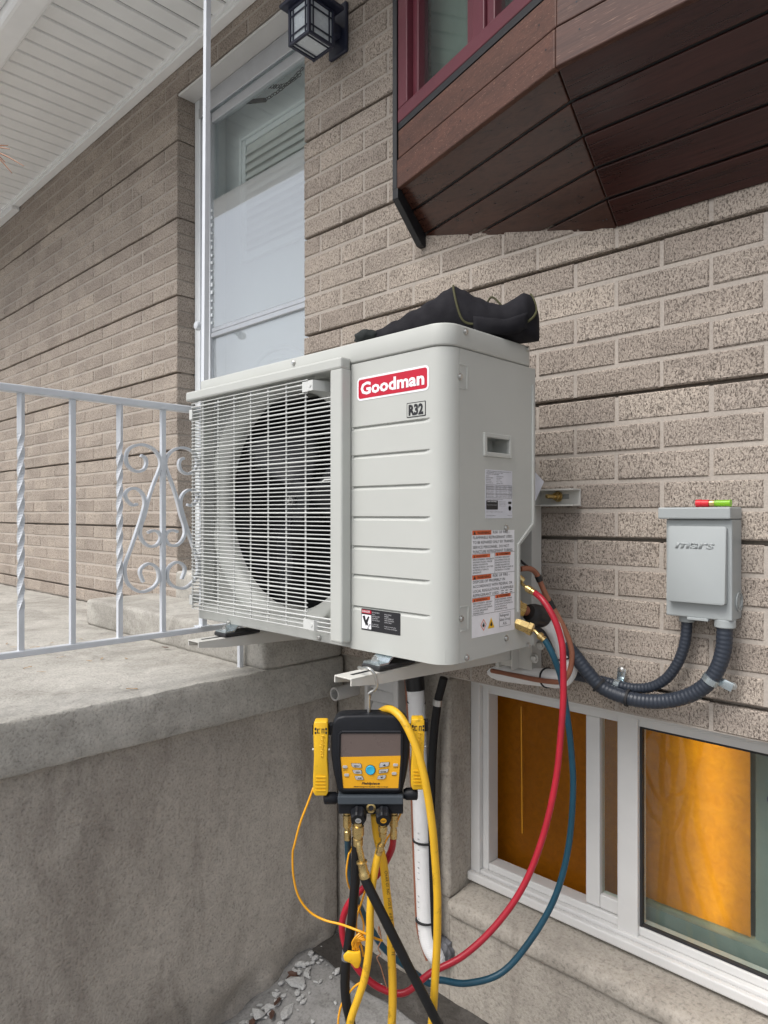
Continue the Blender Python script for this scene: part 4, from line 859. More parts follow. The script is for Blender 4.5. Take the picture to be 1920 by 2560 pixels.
# service valves in the cut-away corner
def vp(a, b, t): return atT(*ZV(a, b), t)
bm = B(); c = vp(425, 690, 1.60); lathe(bm, [(.020, -.05), (.020, -.01), (.017, -.008), (.017, .004)], axis_M(c, vp(560, 740, 1.60)-c), 6); obj('service_valve', bm, MT['brass'], ac)
bm = B(); c = vp(405, 280, 1.60); lathe(bm, [(.009, -.03), (.009, .004), (.006, .005)], axis_M(c, vp(440, 310, 1.60)-c), 12); obj('service_valve', bm, MT['brass'], ac)
bm = B(); a_ = vp(395, 900, 1.57); b_ = vp(545, 960, 1.56); lathe(bm, [(.010, -.02), (.014, 0), (.014, .018), (.016, .019), (.016, .028), (.010, .030)], axis_M(a_, b_-a_), 6); obj('service_valve', bm, MT['brass'], ac)

# ================================================================== WALL BRACKET
br = thing('wall_bracket', (-1.33, -.02, 1.05), 'off-white steel wall bracket carrying the outdoor unit on two arms', 'bracket')
BK = MT['bracket']
def channel(bm, x0, x1, y0, y1, zt, h, th=.003):
    box(bm, x0, x1, y0, y1, zt-th, zt, .0008); 
    for xa, xb in ((x0, x0+th), (x1-th, x1)):
        t = B(); vs = [t.verts.new((x, y, z)) for x in (xa, xb) for y, z in ((y0, zt-th), (y1, zt-th), (y1, zt-h*2.1), (y0+.07, zt-h), (y0, zt-h*.62))]
        for f in ((0, 1, 2, 3, 4), (9, 8, 7, 6, 5), (0, 5, 6, 1), (1, 6, 7, 2), (2, 7, 8, 3), (3, 8, 9, 4), (4, 9, 5, 0)): t.faces.new([vs[i] for i in f])
        merge(bm, t)
ZARM = 1.135
for x0 in (-1.079, -1.662):
    bm = B(); channel(bm, x0, x0+.052, -.655, -.03, ZARM, .024); obj('arm', bm, BK, br)
    bm = B(); box(bm, x0+.022, x0+.030, -.63, -.55, ZARM+.0004, ZARM+.001); obj('slot', bm, MT['dark'], br)
    bm = B(); box(bm, x0-.012, x0-.001, -.06, -.003, 1.055, 1.55, .001); box(bm, x0-.012, x0+.052+.045, -.052, -.047, 1.062, 1.55, .001); box(bm, x0+.054, x0+.058, -.085, -.004, 1.062, 1.18, .001); box(bm, x0+.092, x0+.0965, -.047, -.004, 1.062, 1.55, .001); obj('upright', bm, BK, br)
    bm = B()
    for px, py in ((1337, 1645), (1352, 1612)):
        c = atY(px, py, -.054); c.x += x0+1.079; lathe(bm, [(.013, 0), (.013, .003), (.009, .004), (.009, .010), (.006, .011)], axis_M(c, (0, -1, 0)), 12)
    obj('bolt', bm, MT['steel'], br)
bm = B(); z0, z1 = 1.47+.020, 1.47+.064
box(bm, -1.76, -.868, -.008, -.003, z0, z1, .001); box(bm, -1.76, -.868, -.046, -.008, z1-.004, z1, .001); box(bm, -1.76, -.868, -.046, -.008, z0, z0+.004, .001); obj('cross_rail', bm, BK, br)
c = atY(*Z4(745, 590), -.02); bm = B(); box(bm, c.x-.03, c.x+.03, -.0095, -.0075, c.z-.006, c.z+.006, .001); obj('slot', bm, MT['mid_grey'], br)
bm = B(); lathe(bm, [(.014, -.008), (.014, -.004), (.010, -.003), (.010, .006), (.0055, .007), (.0055, .035), (.004, .036)], axis_M(c, (-.25, -1, 0)), 12); obj('anchor_bolt', bm, MT['brass'], br)
for x0, nm in ((-1.079, 'near'), (-1.662, 'far')):
    bm = B(); box(bm, x0-.002, x0+.054, -.575, -.46, ZARM+.0015, ZARM+.012, .003); obj('rubber_pad', bm, MT['rubber'], br)
    bm = B(); strip(bm, [Vector((x0+.026, -.572, ZARM+.0145)), Vector((x0+.026, -.545, ZARM+.0145)), Vector((x0+.026, -.537, ZARM+.022)), Vector((x0+.026, -.525, ZARM+.03))], .05, .004, (1, 0, 0), 0); obj('foot', bm, MT['zinc'], br)
    bm = B(); lathe(bm, [(.010, 0), (.010, .002), (.0075, .0025), (.0075, .008), (.004, .0085), (.004, .012)], axis_M((x0+.022, -.556, ZARM+.0165), (0, 0, 1)), 6); obj('bolt', bm, MT['steel'], br)

# ================================================================== PAPER BEHIND THE UNIT
bm = B(); q = [vp_ for vp_ in (atT(*ZS(935, 150), 1.70), atT(*ZS(1062, 285), 1.70), atT(*ZS(950, 530), 1.72), atT(*ZS(880, 560), 1.74), atT(*ZS(880, 170), 1.74))]
bm.faces.new([bm.verts.new(p) for p in q]); bmesh.ops.triangulate(bm, faces=bm.faces); o = obj('paper_sheet', bm, MT['paper']); md = o.modifiers.new('t', 'SOLIDIFY'); md.thickness = .0006
tag(o, 'folded white paper sheet tucked behind the unit above the bracket rail', 'paper')

# ================================================================== BAG ON THE LID
bag = thing('tool_pouch', (-1.0, -.4, AZ1), 'black fabric pouch with olive piping slumped on top of the unit', 'pouch')
A0 = Vector((-1.150, -.520, AZ1)); A1 = Vector((-.838, -.268, AZ1)); ax = (A1-A0).normalized(); pn = Vector((-ax.y, ax.x, 0))
# u along, height, half width, back shift
sec = [(0, .016, .022), (.05, .026, .034), (.12, .040, .044), (.22, .058, .054), (.32, .080, .062), (.42, .103, .066), (.50, .124, .070), (.55, .132, .072), (.60, .122, .072), (.68, .106, .070), (.76, .093, .067), (.82, .088, .064), (.88, .099, .062), (.94, .105, .058), (.98, .096, .048), (1.012, .074, .034), (1.028, .050, .016)]
LA = (A1-A0).length
def bagp(u, a):
    for i in range(len(sec)-1):
        if sec[i][0] <= u <= sec[i+1][0]: break
    k = (u-sec[i][0])/(sec[i+1][0]-sec[i][0]); k = k*k*(3-2*k); h = sec[i][1]+(sec[i+1][1]-sec[i][1])*k; w = sec[i][2]+(sec[i+1][2]-sec[i][2])*k
    c, s = math.cos(a), math.sin(a); lift = .020*max(0, (u-.86)/.16)
    x = (abs(c)**.8)*math.copysign(1, c)*w; z = h*(.5+.5*(abs(s)**.85)*math.copysign(1, s))
    x += .018*(z/h if h else 0)
    p = A0+ax*(LA*u)+pn*(x+.022)+UP*(z+.001+lift*(1 if z > .02 else .2))
    if 0.02 < u < 1.0 and z > .004:
        q = p*14; p += noise.noise_vector(q)*.0022+noise.noise_vector(p*45)*.0012
    return p
us = lin(0, 1.028, 60); an = lin(0, 2*math.pi, 37)[:-1]
bm = B(); g = [[bm.verts.new(bagp(u, a)) for a in an] for u in us]
for i in range(len(us)-1):
    for j in range(36): bm.faces.new((g[i][j], g[i][(j+1) % 36], g[i+1][(j+1) % 36], g[i+1][j]))
bm.faces.new(g[0]); bm.faces.new(g[-1][::-1]); obj('body', bm, MT['bag_black'], bag, True, ang=0)
def pip(uv, r=.0032, lift=.0015):
    return [bagp(u, R_(a))+(bagp(u, R_(a))-(A0+ax*(LA*u)+pn*.02+UP*.03)).normalized()*lift for u, a in uv]
bm = B(); tube(bm, pip([(.545, 95), (.545, 120), (.55, 150), (.565, 178), (.59, 197), (.63, 205), (.70, 203), (.76, 206), (.82, 212), (.88, 216), (.94, 212), (.985, 196), (1.005, 170), (.995, 140), (.98, 110)]), .0026, 8, 4); obj('piping', bm, MT['bag_pipe'], bag, True)
bm = B(); p0 = bagp(.80, R_(85)); tube(bm, [p0+Vector((-.025, -.005, -.008)), p0+Vector((-.024, -.005, .016)), p0+Vector((-.012, -.002, .028)), p0+Vector((.008, .006, .006)), p0+Vector((.018, .01, -.01))], .0024, 7, 5); obj('loop', bm, MT['bag_pipe'], bag, True)
bm = B()
def flapf(u, v): p = bagp(.66+.28*u, R_(188+26*v)); return p+(p-(A0+ax*(LA*.8)+pn*.02+UP*.02)).normalized()*(.004+.006*math.sin(v*math.pi)*math.sin(u*math.pi))+UP*(-.010*v)
sheet(bm, flapf, lin(0, 1, 14), lin(0, 1, 6)); o = obj('flap', bm, MT['bag_black'], bag, True, ang=0); o.modifiers.new('t', 'SOLIDIFY').thickness = .003
bm = B(); t = B(); bmesh.ops.create_icosphere(t, subdivisions=3, radius=1)
for v in t.verts: v.co = Vector((v.co.x*.030, v.co.y*.024, max(v.co.z, -.9)*.017))*(1+.25*noise.noise(v.co*2.2))
merge(bm, t, Matrix.Translation(A0+Vector((.012, .016, .018)))); obj('cuff', bm, MT['bag_green'], bag, True, ang=0)

# ================================================================== DISCONNECT BOX
bxo = thing('disconnect_box', (-.55, -.05, 1.30), 'grey metal electrical disconnect box on the brick wall right of the unit', 'electrical box')
BG = MT['box_grey']; BY = -.064
ex0 = atY(*ZX(975, 700), BY).x; ex1 = atY(*ZX(1455, 700), BY).x; ez1 = atY(*ZX(1455, 345), BY).z; ez0 = atY(*ZX(1470, 1090), BY).z
bm = B(); box(bm, ex0, ex1, BY, -.001, ez0, ez1, .003); obj('body', bm, BG, bxo)
bm = B(); box(bm, ex0-.013, ex1+.001, BY-.014, .0-.002, ez1+.0005, ez1+.026, .003); obj('hood', bm, BG, bxo)
bm = B(); cx, cz = (ex0+ex1)/2, (ez0+ez1)/2; Wb, Hb = ex1-ex0, ez1-ez0
prism(bm, rrect(Wb*.88, Hb*.77, .006), MF(cx, cz+Hb*.045, BY-.0005), .009, .003)
for v in bm.verts:
    if v.co.z < cz: v.co.y -= .010*min(1, (cz+Hb*.05-v.co.z)/(Hb*.3)) if v.co.y < BY-.004 else 0
obj('cover_panel', bm, BG, bxo, True, ang=30)
bm = B(); text(bm, 'mars', MF(cx-Wb*.32, cz+Hb*.205, BY-.0092), Hb*.085, Wb*.60, .03, 'LEFT', .0036, .22); text(bm, '®', MF(cx+Wb*.30, cz+Hb*.30, BY-.0092), Hb*.035, Wb*.06, 0, 'LEFT', .001); obj('embossed_lettering', bm, BG, bxo)
bm = B(); box(bm, cx-.022, cx+.022, BY-.004, BY+.01, ez0-.005, ez0+.001, .001); obj('hasp', bm, BG, bxo)
bm = B(); c = atX(*ZX(1505, 945), ex1+.0005)
lathe(bm, [(.0195, 0), (.0195, .0008)], axis_M(c, (1, 0, 0)), 24)
for r, h in ((.021, .0025), (.014, .0025)): lathe(bm, [(r, 0), (r, h), (r-.003, h), (r-.003, 0)], axis_M(c, (1, 0, 0)), 24)
obj('knockout_ring', bm, BG, bxo, True)
lv = thing('tubing_tool', (0, 0, ez1+.026), 'small red tube with clear lime green vial lying on the grey box', 'vial')
zc = ez1+.026+.0085; ya = BY+.01; pa = atY(*ZX(1195, 255), ya); pb = atY(*ZX(1290, 255), ya); pc = atY(*ZX(1448, 250), ya)
bm = B(); lathe(bm, [(.005, 0), (.0085, .0005), (.0085, .012), (.0078, .0125), (.0078, pb.x-pa.x)], axis_M((pa.x, ya, zc), (1, 0, 0)), 18); obj('red_body', bm, MT['red_plastic'], lv, True)
bm = B(); lathe(bm, [(.005, 0), (.007, .001), (.007, .010), (.0055, .012)], axis_M((pb.x+.0005, ya, zc), (1, 0, 0)), 18); obj('collar', bm, MT['brass'], lv, True)
bm = B(); L = pc.x-pb.x; lathe(bm, [(.0068, .012), (.0068, L*.95), (.008, L*.955), (.008, L)], axis_M((pb.x, ya, zc), (1, 0, 0)), 18); obj('vial', bm, MT['vial'], lv, True)
# conduits
cd = thing('electrical_conduit', (0, 0, 0), 'thick grey ribbed conduit looping down from the right of the grey box', 'conduit')
def cp(pts, Y): return [atY(*ZX(a, b), y) for (a, b), y in zip(pts, Y if isinstance(Y, (list, tuple)) else [Y]*len(pts))]
big = cp([(1405, 1095), (1402, 1180), (1392, 1300), (1350, 1430), (1265, 1550), (1130, 1630), (960, 1668), (780, 1662), (620, 1620), (500, 1560), (400, 1450), (300, 1320), (230, 1240)], [-.045, -.046, -.046, -.046, -.046, -.047, -.048, -.052, -.058, -.065, -.075, -.085, -.10])
big[0].z = ez0+.001
bm = B(); tube(bm, big, .0165, 16, 8, ribs=(.0095, .022)); cd.location = big[5]; WM[cd.name] = Matrix.Translation(big[5]); obj('conduit', bm, MT['conduit'], cd, True, ang=0)
bm = B(); cyl(bm, big[0]+UP*.0, big[0]-UP*.018, .0215, 18, .002); obj('fitting', bm, BG, cd, True)
sm_ = cp([(1128, 1070), (1122, 1180), (1100, 1290), (1055, 1400), (980, 1500), (880, 1560), (760, 1575), (640, 1555), (520, 1520), (400, 1500), (250, 1470)], [-.032]*8+[-.03, -.035, -.05])
sm_[0].z = ez0+.001
cs = thing('electrical_conduit', sm_[4], 'thinner grey ribbed conduit curving inside the thick one below the grey box', 'conduit')
bm = B(); tube(bm, sm_, .0118, 14, 8, ribs=(.0088, .028)); obj('conduit', bm, MT['conduit'], cs, True, ang=0)
bm = B(); cyl(bm, sm_[0], sm_[0]-UP*.016, .0165, 18, .002); obj('fitting', bm, BG, cs, True)
def ring_on(bm, p, d, r, w, th=.0018):
    lathe(bm, [(r, -w/2), (r+th, -w/2), (r+th, w/2), (r, w/2)], axis_M(p, d), 20)
def conduit_strap(par, p, d, r, ear):
    bm = B(); ring_on(bm, p, d, r, .014); e = p+ear; e.y = -.004; obox(bm, axis_M((p+ear*.7)*1.0+Vector((0, .012, 0)), (0, -1, 0), ear), .020, ear.length*.9, .003, .001); obj('strap', bm, MT['zinc'], par, True)
    bm = B(); c = p+ear*1.05; c.y = -.020; lathe(bm, [(.0085, 0), (.0085, .002), (.006, .0025), (.006, .007), (.004, .008)], axis_M(c, (0, -1, 0)), 10); obj('strap_screw', bm, MT['steel'], par, True)
bc = catmull(big, 8); sc_ = catmull(sm_, 8)
conduit_strap(cd, bc[29], bc[30]-bc[28], .0168, Vector((.035, 0, -.012)))
conduit_strap(cs, sc_[57], sc_[58]-sc_[56], .0122, Vector((.004, 0, .034)))
for p, d, r in ((bc[60], bc[61]-bc[59], .0185), (bc[73], bc[74]-bc[72], .0185)):
    bm = B(); ring_on(bm, p, d, r, .006); obj('cable_tie', bm, MT['rubber'], cd, True)

# ================================================================== LINE SET
INS = MT['insul']
ls = thing('line_set', vp(900, 1300, 1.66), 'white insulated refrigerant tube with copper brown line looping under the unit', 'pipe')
lp = [vp(440, 690, 1.62), vp(560, 740, 1.63), vp(700, 800, 1.66), vp(820, 920, 1.68), vp(920, 1080, 1.70), vp(1010, 1270, 1.71), vp(1055, 1440, 1.71), vp(1020, 1580, 1.72), vp(920, 1640, 1.74), vp(700, 1620, 1.79), vp(400, 1590, 1.87), vp(0, 1540, 1.99), vp(-500, 1480, 2.16), vp(-900, 1440, 2.22)]
bm = B(); tube(bm, lp[2:], .0235, 16, 8, ribs=(.004, .006)); obj('insulation', bm, INS, ls, True, ang=0)
bm = B(); tube(bm, lp[:3], .012, 12, 6); obj('copper_stub', bm, MT['copper_wrap'], ls, True)
bm = B(); tube(bm, [vp(505, 725, 1.615), vp(570, 745, 1.625), vp(690, 785, 1.65), vp(715, 800, 1.655)], [.019, .0245, .0255, .022], 18, 6); obj('tape_wrap', bm, MT['tape'], ls, True)
cb = [vp(395, 125, 1.62), vp(470, 115, 1.63), vp(550, 130, 1.645), vp(615, 190, 1.66), vp(660, 290, 1.665), vp(720, 430, 1.67), vp(800, 590, 1.675), vp(900, 760, 1.675), vp(1000, 950, 1.675), vp(1070, 1130, 1.675), vp(1105, 1290, 1.675), vp(1095, 1450, 1.68), vp(1050, 1590, 1.685), vp(960, 1680, 1.70), vp(800, 1680, 1.73), vp(560, 1645, 1.78), vp(250, 1580, 1.88), vp(0, 1530, 1.955)]
bm = B(); tube(bm, cb, .0066, 10, 6); obj('brown_line', bm, MT['copper_wrap'], ls, True)
cbs = catmull(cb, 6)
for i0, r in ((20, .0078), (35, .0078)):
    bm = B(); tube(bm, cbs[i0:i0+5], r, 12, 0); obj('tape_band', bm, MT['tape'], ls, True)
lpc = catmull(lp, 8)
for i in (43, 70):
    bm = B(); d = lpc[i+1]-lpc[i-1]; lathe(bm, [(.0245, -.002), (.0262, -.002), (.0262, .002), (.0245, .002)], axis_M(lpc[i], d), 24); obj('cable_tie', bm, MT['rubber'], ls, True)
bm = B(); tube(bm, [vp(395, 10, 1.63), vp(440, 50, 1.65), vp(490, 90, 1.66)], .003, 6, 4); obj('sensor_wire', bm, MT['rubber'], ls, True)
bm = B(); tube(bm, [vp(480, 870, 1.64), vp(600, 930, 1.655), vp(680, 1000, 1.66), vp(760, 1130, 1.665), vp(830, 1280, 1.67)], .0085, 10, 6); obj('black_line', bm, MT['rubber'], ls, True)
# down pipe along the foundation
dp = thing('down_pipe', atY(*Z8(1250, 500), -.04), 'white insulated pipe running down the foundation wall into a black seal', 'pipe')
pts = [atY(*q, y) for q, y in ((Z7(1180, 130), -.045), (Z7(1190, 250), -.045), (Z7(1205, 500), -.045), (Z7(1230, 1000), -.042), (Z7(1248, 1500), -.04), (Z8(1262, 500), -.038), (Z8(1280, 850), -.036), (Z8(1310, 1000), -.034), (Z8(1365, 1095), -.022), (Z8(1425, 1120), .02))]
bm = B(); tube(bm, pts, .026, 18, 8, ribs=(.005, .008)); obj('insulation', bm, INS, dp, True, ang=0)
bm = B(); tube(bm, [pts[0]+UP*.06, pts[0]+UP*.02, pts[0], pts[1]], [.024, .029, .030, .0285], 18, 4); obj('tape_wrap', bm, MT['tape'], dp, True)
side_ = Vector((-.030, -.006, 0))
bm = B(); tube(bm, [p+side_ for p in pts[:-2]]+[pts[-2]+Vector((-.028, -.01, -.02))], .0055, 8, 6); obj('brown_line', bm, MT['copper_wrap'], dp, True)
bl_ = [atY(*q, -.03) for q in (Z7(1425, 150), Z7(1400, 250), Z7(1375, 350), Z7(1345, 600), Z7(1325, 900), Z7(1318, 1300), Z8(1325, 250), Z8(1335, 700), Z8(1350, 1000))]
kb = thing('black_cable', bl_[4], 'black cable strapped to the foundation beside the white pipe', 'cable')
bm = B(); tube(bm, bl_, .0125, 12, 6); obj('cable', bm, MT['hose_black'], kb, True)
bm = B(); d = bl_[3]-bl_[2]; lathe(bm, [(.0128, -.009), (.0148, -.009), (.0148, .009), (.0128, .009)], axis_M(bl_[2], d), 18); box(bm, bl_[2].x-.028, bl_[2].x-.012, -.012, -.002, bl_[2].z-.007, bl_[2].z+.009, .002); obj('strap', bm, MT['steel'], kb, True)
for q in (Z7(1195, 350), Z7(1245, 1500), Z8(1260, 145), Z8(1268, 800)):
    p = atY(*q, -.041); bm = B(); lathe(bm, [(.0272, -.0022), (.029, -.0022), (.029, .0022), (.0272, .0022)], axis_M(p, (0, .1, 1)), 24); obj('cable_tie', bm, MT['rubber'], dp, True)
bm = B(); t = B(); bmesh.ops.create_icosphere(t, subdivisions=4, radius=1); c = atY(*Z8(1432, 1060), .005)
for v in t.verts: v.co = Vector((v.co.x*.030, v.co.y*.022, v.co.z*.043))*(1+.30*noise.noise(v.co*2.5)+.12*noise.noise(v.co*7))
merge(bm, t, Matrix.Translation(c)); obj('seal', bm, MT['seal_grey'], dp, True, ang=0)
bm = B()
for k, q in enumerate((Z8(1205, 330),)):
    top = atY(*Z8(1225, 40), -.066); 
    for i, s in enumerate('0501 7812  PSI 0230'):
        if s == ' ': continue
        z = top.z-.012-i*.017; text(bm, s, Matrix(((0, 1, 0, top.x-.006), (0, 0, -1, -.0685), (-1, 0, 0, z), (0, 0, 0, 1))), .007)
obj('lettering', bm, MT['ink'], dp)
# drain stub and vent hood
pv = thing('drain_stub', atY(870, 1725, -.03), 'short open grey plastic pipe stub poking from the wall corner', 'pipe')
c = atT(862, 1729, 2.33); bm = B(); t = axis_M(Vector((c.x, -.085, c.z)), (0, 1, 0))
lathe(bm, [(.0165, .06), (.0165, 0), (.0225, 0), (.0225, .10)], t, 24); obj('pipe', bm, MT['pvc'], pv, True)
bm = B(); cyl(bm, (c.x, -.05, c.z), (c.x, -.045, c.z), .0165, 18); obj('bore', bm, MT['dark'], pv)
vh = thing('vent_hood', atY(965, 1740, -.03), 'grey plastic louvred vent hood on the wall under the unit', 'vent')
v0 = atY(*Z7(800, 450), -.03); v1 = atY(*Z7(1080, 170), -.03)
bm = B(); box(bm, v0.x-.002, v1.x, -.012, .012, v0.z-.03, v1.z+.02, .003); box(bm, v1.x-.022, v1.x-.001, -.05, -.0125, v0.z-.03, v1.z+.02, .004); box(bm, v0.x, v0.x+.014, -.05, -.0125, v0.z-.03, v1.z+.02, .004); obj('housing', bm, MT['pvc'], vh)
for i in range(4):
    z = v0.z-.012+i*.040; bm = B(); obox(bm, Matrix.Translation(((v0.x+v1.x)/2-.004, -.030, z)) @ Matrix.Rotation(R_(-20), 4, 'X') @ Matrix.Rotation(R_(2*(i % 2)-1), 4, 'Y'), v1.x-v0.x-.04, .004, .037, .001); obj('louvre', bm, MT['pvc'], vh)

# ================================================================== MANIFOLD GAUGE (faces the camera side, hung on the arm tip)
TG = 1.405; KG = .30139*TG/FPX                # metres per zoomed pixel at the gauge
def G(a, b, d=0): return atT(*Z7(a, b), TG)+FW*d
ga = thing('manifold_gauge', G(815, 1270), 'black and yellow digital manifold gauge hanging from the bracket arm', 'gauge')
def GM(a, b, d=0):                             # local x right, y up, z towards the viewer
    M = Matrix((RT, UP, -FW)).transposed().to_4x4(); M.translation = G(a, b, d); return M
GB = MT['gauge_black']
def gpoly(pts): return [((a-815)*KG, (790-b)*KG) for a, b in pts]
body = [(540, 470), (600, 457), (815, 452), (1030, 457), (1095, 470), (1130, 520), (1142, 620), (1140, 780), (1120, 930), (1085, 1080), (1050, 1108), (580, 1108), (545, 1080), (510, 930), (490, 780), (490, 620), (502, 520)]
bm = B(); prism(bm, gpoly(body), GM(815, 790, .0)@Matrix.Translation((0, 0, -.042)), .046, .007); obj('body', bm, GB, ga, True, ang=60)
rim = gpoly([(555, 500), (1075, 500), (1115, 560), (1122, 620), (1105, 900), (1075, 1070), (1040, 1088), (592, 1088), (560, 1070), (528, 900), (510, 620), (518, 560)]); inn = gpoly([(580, 590), (1068, 590), (1080, 610), (1078, 800), (1060, 1055), (1045, 1068), (598, 1068), (580, 1055), (557, 800), (560, 610)])
bm = B(); ci = catmull([Vector((x, y, .0042)) for x, y in inn+[inn[0]]], 1); tube(bm, [GM(815, 790) @ Vector((x, y, .004)) for x, y in inn+[inn[0]]], .0035, 8, 0); obj('bezel', bm, GB, ga, True)
bm = B(); prism(bm, gpoly([(566, 600), (1072, 592), (1078, 790), (557, 797)]), GM(815, 790)@Matrix.Translation((0, 0, .0038)), .0008); obj('screen', bm, MT['screen'], ga)
bm = B(); prism(bm, gpoly([(557, 799), (1078, 787), (1070, 920), (1056, 1055), (1045, 1066), (598, 1069), (583, 1058), (566, 920)]), GM(815, 790)@Matrix.Translation((0, 0, .0038)), .001); obj('keypad', bm, MT['panel_yellow'], ga)
def gq(pts, m, nm, z=.0048, h=.002, bev=.0004): bm = B(); prism(bm, gpoly(pts), GM(815, 790)@Matrix.Translation((0, 0, z)), h, bev); return obj(nm, bm, m, ga)
for s in ([(657, 848), (735, 850), (746, 862), (746, 888), (672, 882), (660, 870)], [(667, 904), (740, 904), (748, 914), (748, 938), (684, 934), (674, 926)], [(685, 955), (748, 952), (756, 962), (764, 984), (700, 986), (692, 976)],
          [(975, 838), (900, 842), (890, 858), (888, 886), (960, 874), (972, 864)], [(968, 895), (895, 900), (886, 908), (886, 934), (952, 926), (962, 918)], [(948, 946), (886, 950), (878, 960), (870, 980), (930, 980), (942, 968)]):
    gq(s, MT['ink'], 'key_outline', .0047, .0006, 0); c = (sum(a for a, b in s)/6, sum(b for a, b in s)/6); gq([(c[0]+(a-c[0])*.92, c[1]+(b-c[1])*.86) for a, b in s], MT['key_grey'], 'key')
for a, b in ((607, 878), (620, 945), (1024, 862), (1013, 932)):
    bm = B(); prism(bm, rrect(40*KG, 22*KG, 9*KG, 4), GM(a, b)@Matrix.Translation((0, 0, .0048)), .0015, .0003); obj('key', bm, MT['key_grey'], ga)
bm = B(); lathe(bm, [(42*KG, 0), (42*KG, .0008)], GM(817, 904)@Matrix.Translation((0, 0, .0047)), 28); obj('key_outline', bm, MT['ink'], ga)
bm = B(); lathe(bm, [(38*KG, 0), (38*KG, .0022), (33*KG, .003), (26*KG, .0025)], GM(817, 904)@Matrix.Translation((0, 0, .0048)), 28); obj('power_key', bm, MT['key_blue'], ga, True)
bm = B(); text(bm, 'Fieldpiece', GM(744, 1025)@Matrix.Translation((0, 0, .0052)), 20*KG, 150*KG, .03, 'LEFT', 0, .2); text(bm, 'SM480 Refrigerant Manifold + Micron Gauge', GM(678, 1047)@Matrix.Translation((0, 0, .0052)), 9*KG, 285*KG, .02, 'LEFT', 0, .2)
for s, a, b, w in (('MENU', 682, 874, 42), ('VIEW', 694, 926, 36), ('ALM', 712, 975, 30), ('▲', 918, 868, 28), ('ENTER', 902, 922, 46), ('▼', 896, 970, 28)):
    if s in '▲▼': prism(bm, [(0, 0 if s == '▲' else 14*KG), (28*KG, 0 if s == '▲' else 14*KG), (14*KG, 14*KG if s == '▲' else 0)], GM(a, b)@Matrix.Translation((0, 0, .0072)), .0001)
    else: text(bm, s, GM(a, b)@Matrix.Translation((0, 0, .0072)), 11*KG, w*KG, .02)
for s, a, b, w in (('TARGET', 588, 900, 40), ('SH/SC', 592, 912, 34), ('T1/T2', 606, 968, 30), ('HOLD', 1006, 888, 38), ('BACKLIGHT', 994, 955, 40)): text(bm, s, GM(a, b)@Matrix.Translation((0, 0, .0052)), 7*KG, w*KG, .01)
obj('lettering', bm, MT['ink'], ga)
# valve block, side knobs, front knobs, sight glass
def gb(a0, a1, b0, b1, d0, d1, bev=.002, bm=None):
    bm = bm or B(); return obox(bm, GM((a0+a1)/2, (b0+b1)/2, (d0+d1)/2), (a1-a0)*KG, (b1-b0)*KG, d1-d0, bev)
obj('valve_block', gb(548, 1088, 1112, 1180, -.012, .04), MT['gauge_grey'], ga); obj('valve_block', gb(552, 1088, 1178, 1268, -.006, .04), GB, ga)
for a0, a1, b in ((425, 548, 1165), (1090, 1212, 1130)):
    bm = B(); M = axis_M(G(a0 if a0 < 500 else a1, b, .012), RT if a0 < 500 else -RT); L = (a1-a0)*KG; pr = [(.7, 0), (.95, .06), (1, .12), (1, .8), (.8, .9), (.8, 1)]
    lathe(bm, [(50*KG*r, L*z) for r, z in pr], M, 18); obj('side_knob', bm, GB, ga, True)
for a, txt, m in ((720, 'VAC', 'key_grey'), (925, 'REF', 'panel_yellow')):
    bm = B(); n = 28; M = GM(a, 1250, -.012); dn = (Vector((0, -.55, .835)))
    MK = axis_M(G(a, 1243, -.004), -FW*.93-UP*.37)
    prof = [(.8, 0), (1.0, .15), (1.0, .75), (.9, 1.0)]; rings = []
    for r, z in prof: rings.append([bm.verts.new(MK @ Vector((64*KG*r*(1+.045*(1 if (k//2) % 2 else -1))*math.cos(2*math.pi*k/n), 64*KG*r*(1+.045*(1 if (k//2) % 2 else -1))*math.sin(2*math.pi*k/n), .026*z))) for k in range(n)])
    for A, Cc in zip(rings, rings[1:]):
        for k in range(n): bm.faces.new((A[k], A[(k+1) % n], Cc[(k+1) % n], Cc[k]))
    bm.faces.new(rings[0][::-1]); bm.faces.new(rings[-1]); kn = obj('front_knob', bm, GB, ga)
    bm = B(); zd = (-FW*.93-UP*.37).normalized(); MT2 = Matrix((RT, zd.cross(RT), zd)).transposed().to_4x4(); MT2.translation = MK @ Vector((0, 0, .0262)); lathe(bm, [(25*KG, 0), (25*KG, .0005)], MT2, 20); obj('knob_badge', bm, MT[m], kn)
    bm = B(); text(bm, txt, MT2 @ Matrix.Translation((0, -6*KG, .0008)), 13*KG, 34*KG, .02, 'CENTER'); obj('lettering', bm, MT['ink'], kn)
bm = B(); lathe(bm, [(24*KG, -.004), (38*KG, -.004), (40*KG, .004), (26*KG, .005), (24*KG, .002)], GM(822, 1213, -.006), 22); obj('sight_glass', bm, MT['brass'], ga, True)
bm = B(); lathe(bm, [(22*KG, 0), (22*KG, .001)], GM(822, 1213, -.008), 16); obj('sight_window', bm, MT['ink'], ga)
# steel hanging hook over the arm
hk = [G(800, 470, .02), G(800, 330, .02), G(805, 295, .018), G(845, 265, .015), G(870, 215, .01), G(860, 150, .005), G(835, 100, .004), G(800, 78, .008), G(768, 84, .02), G(740, 100, .035), G(712, 108, .05)]
bm = B(); tube(bm, hk, .0032, 10, 6); obj('hook', bm, MT['steel'], ga, True)
for s0, s1, b in ((330, 345, 590), (465, 505, 590), (1255, 1300, 560), (1125, 1160, 600)):
    obj('clamp_rest', gb(s0, s1, b-45, b+45, .008, .026, .002), GB, ga)
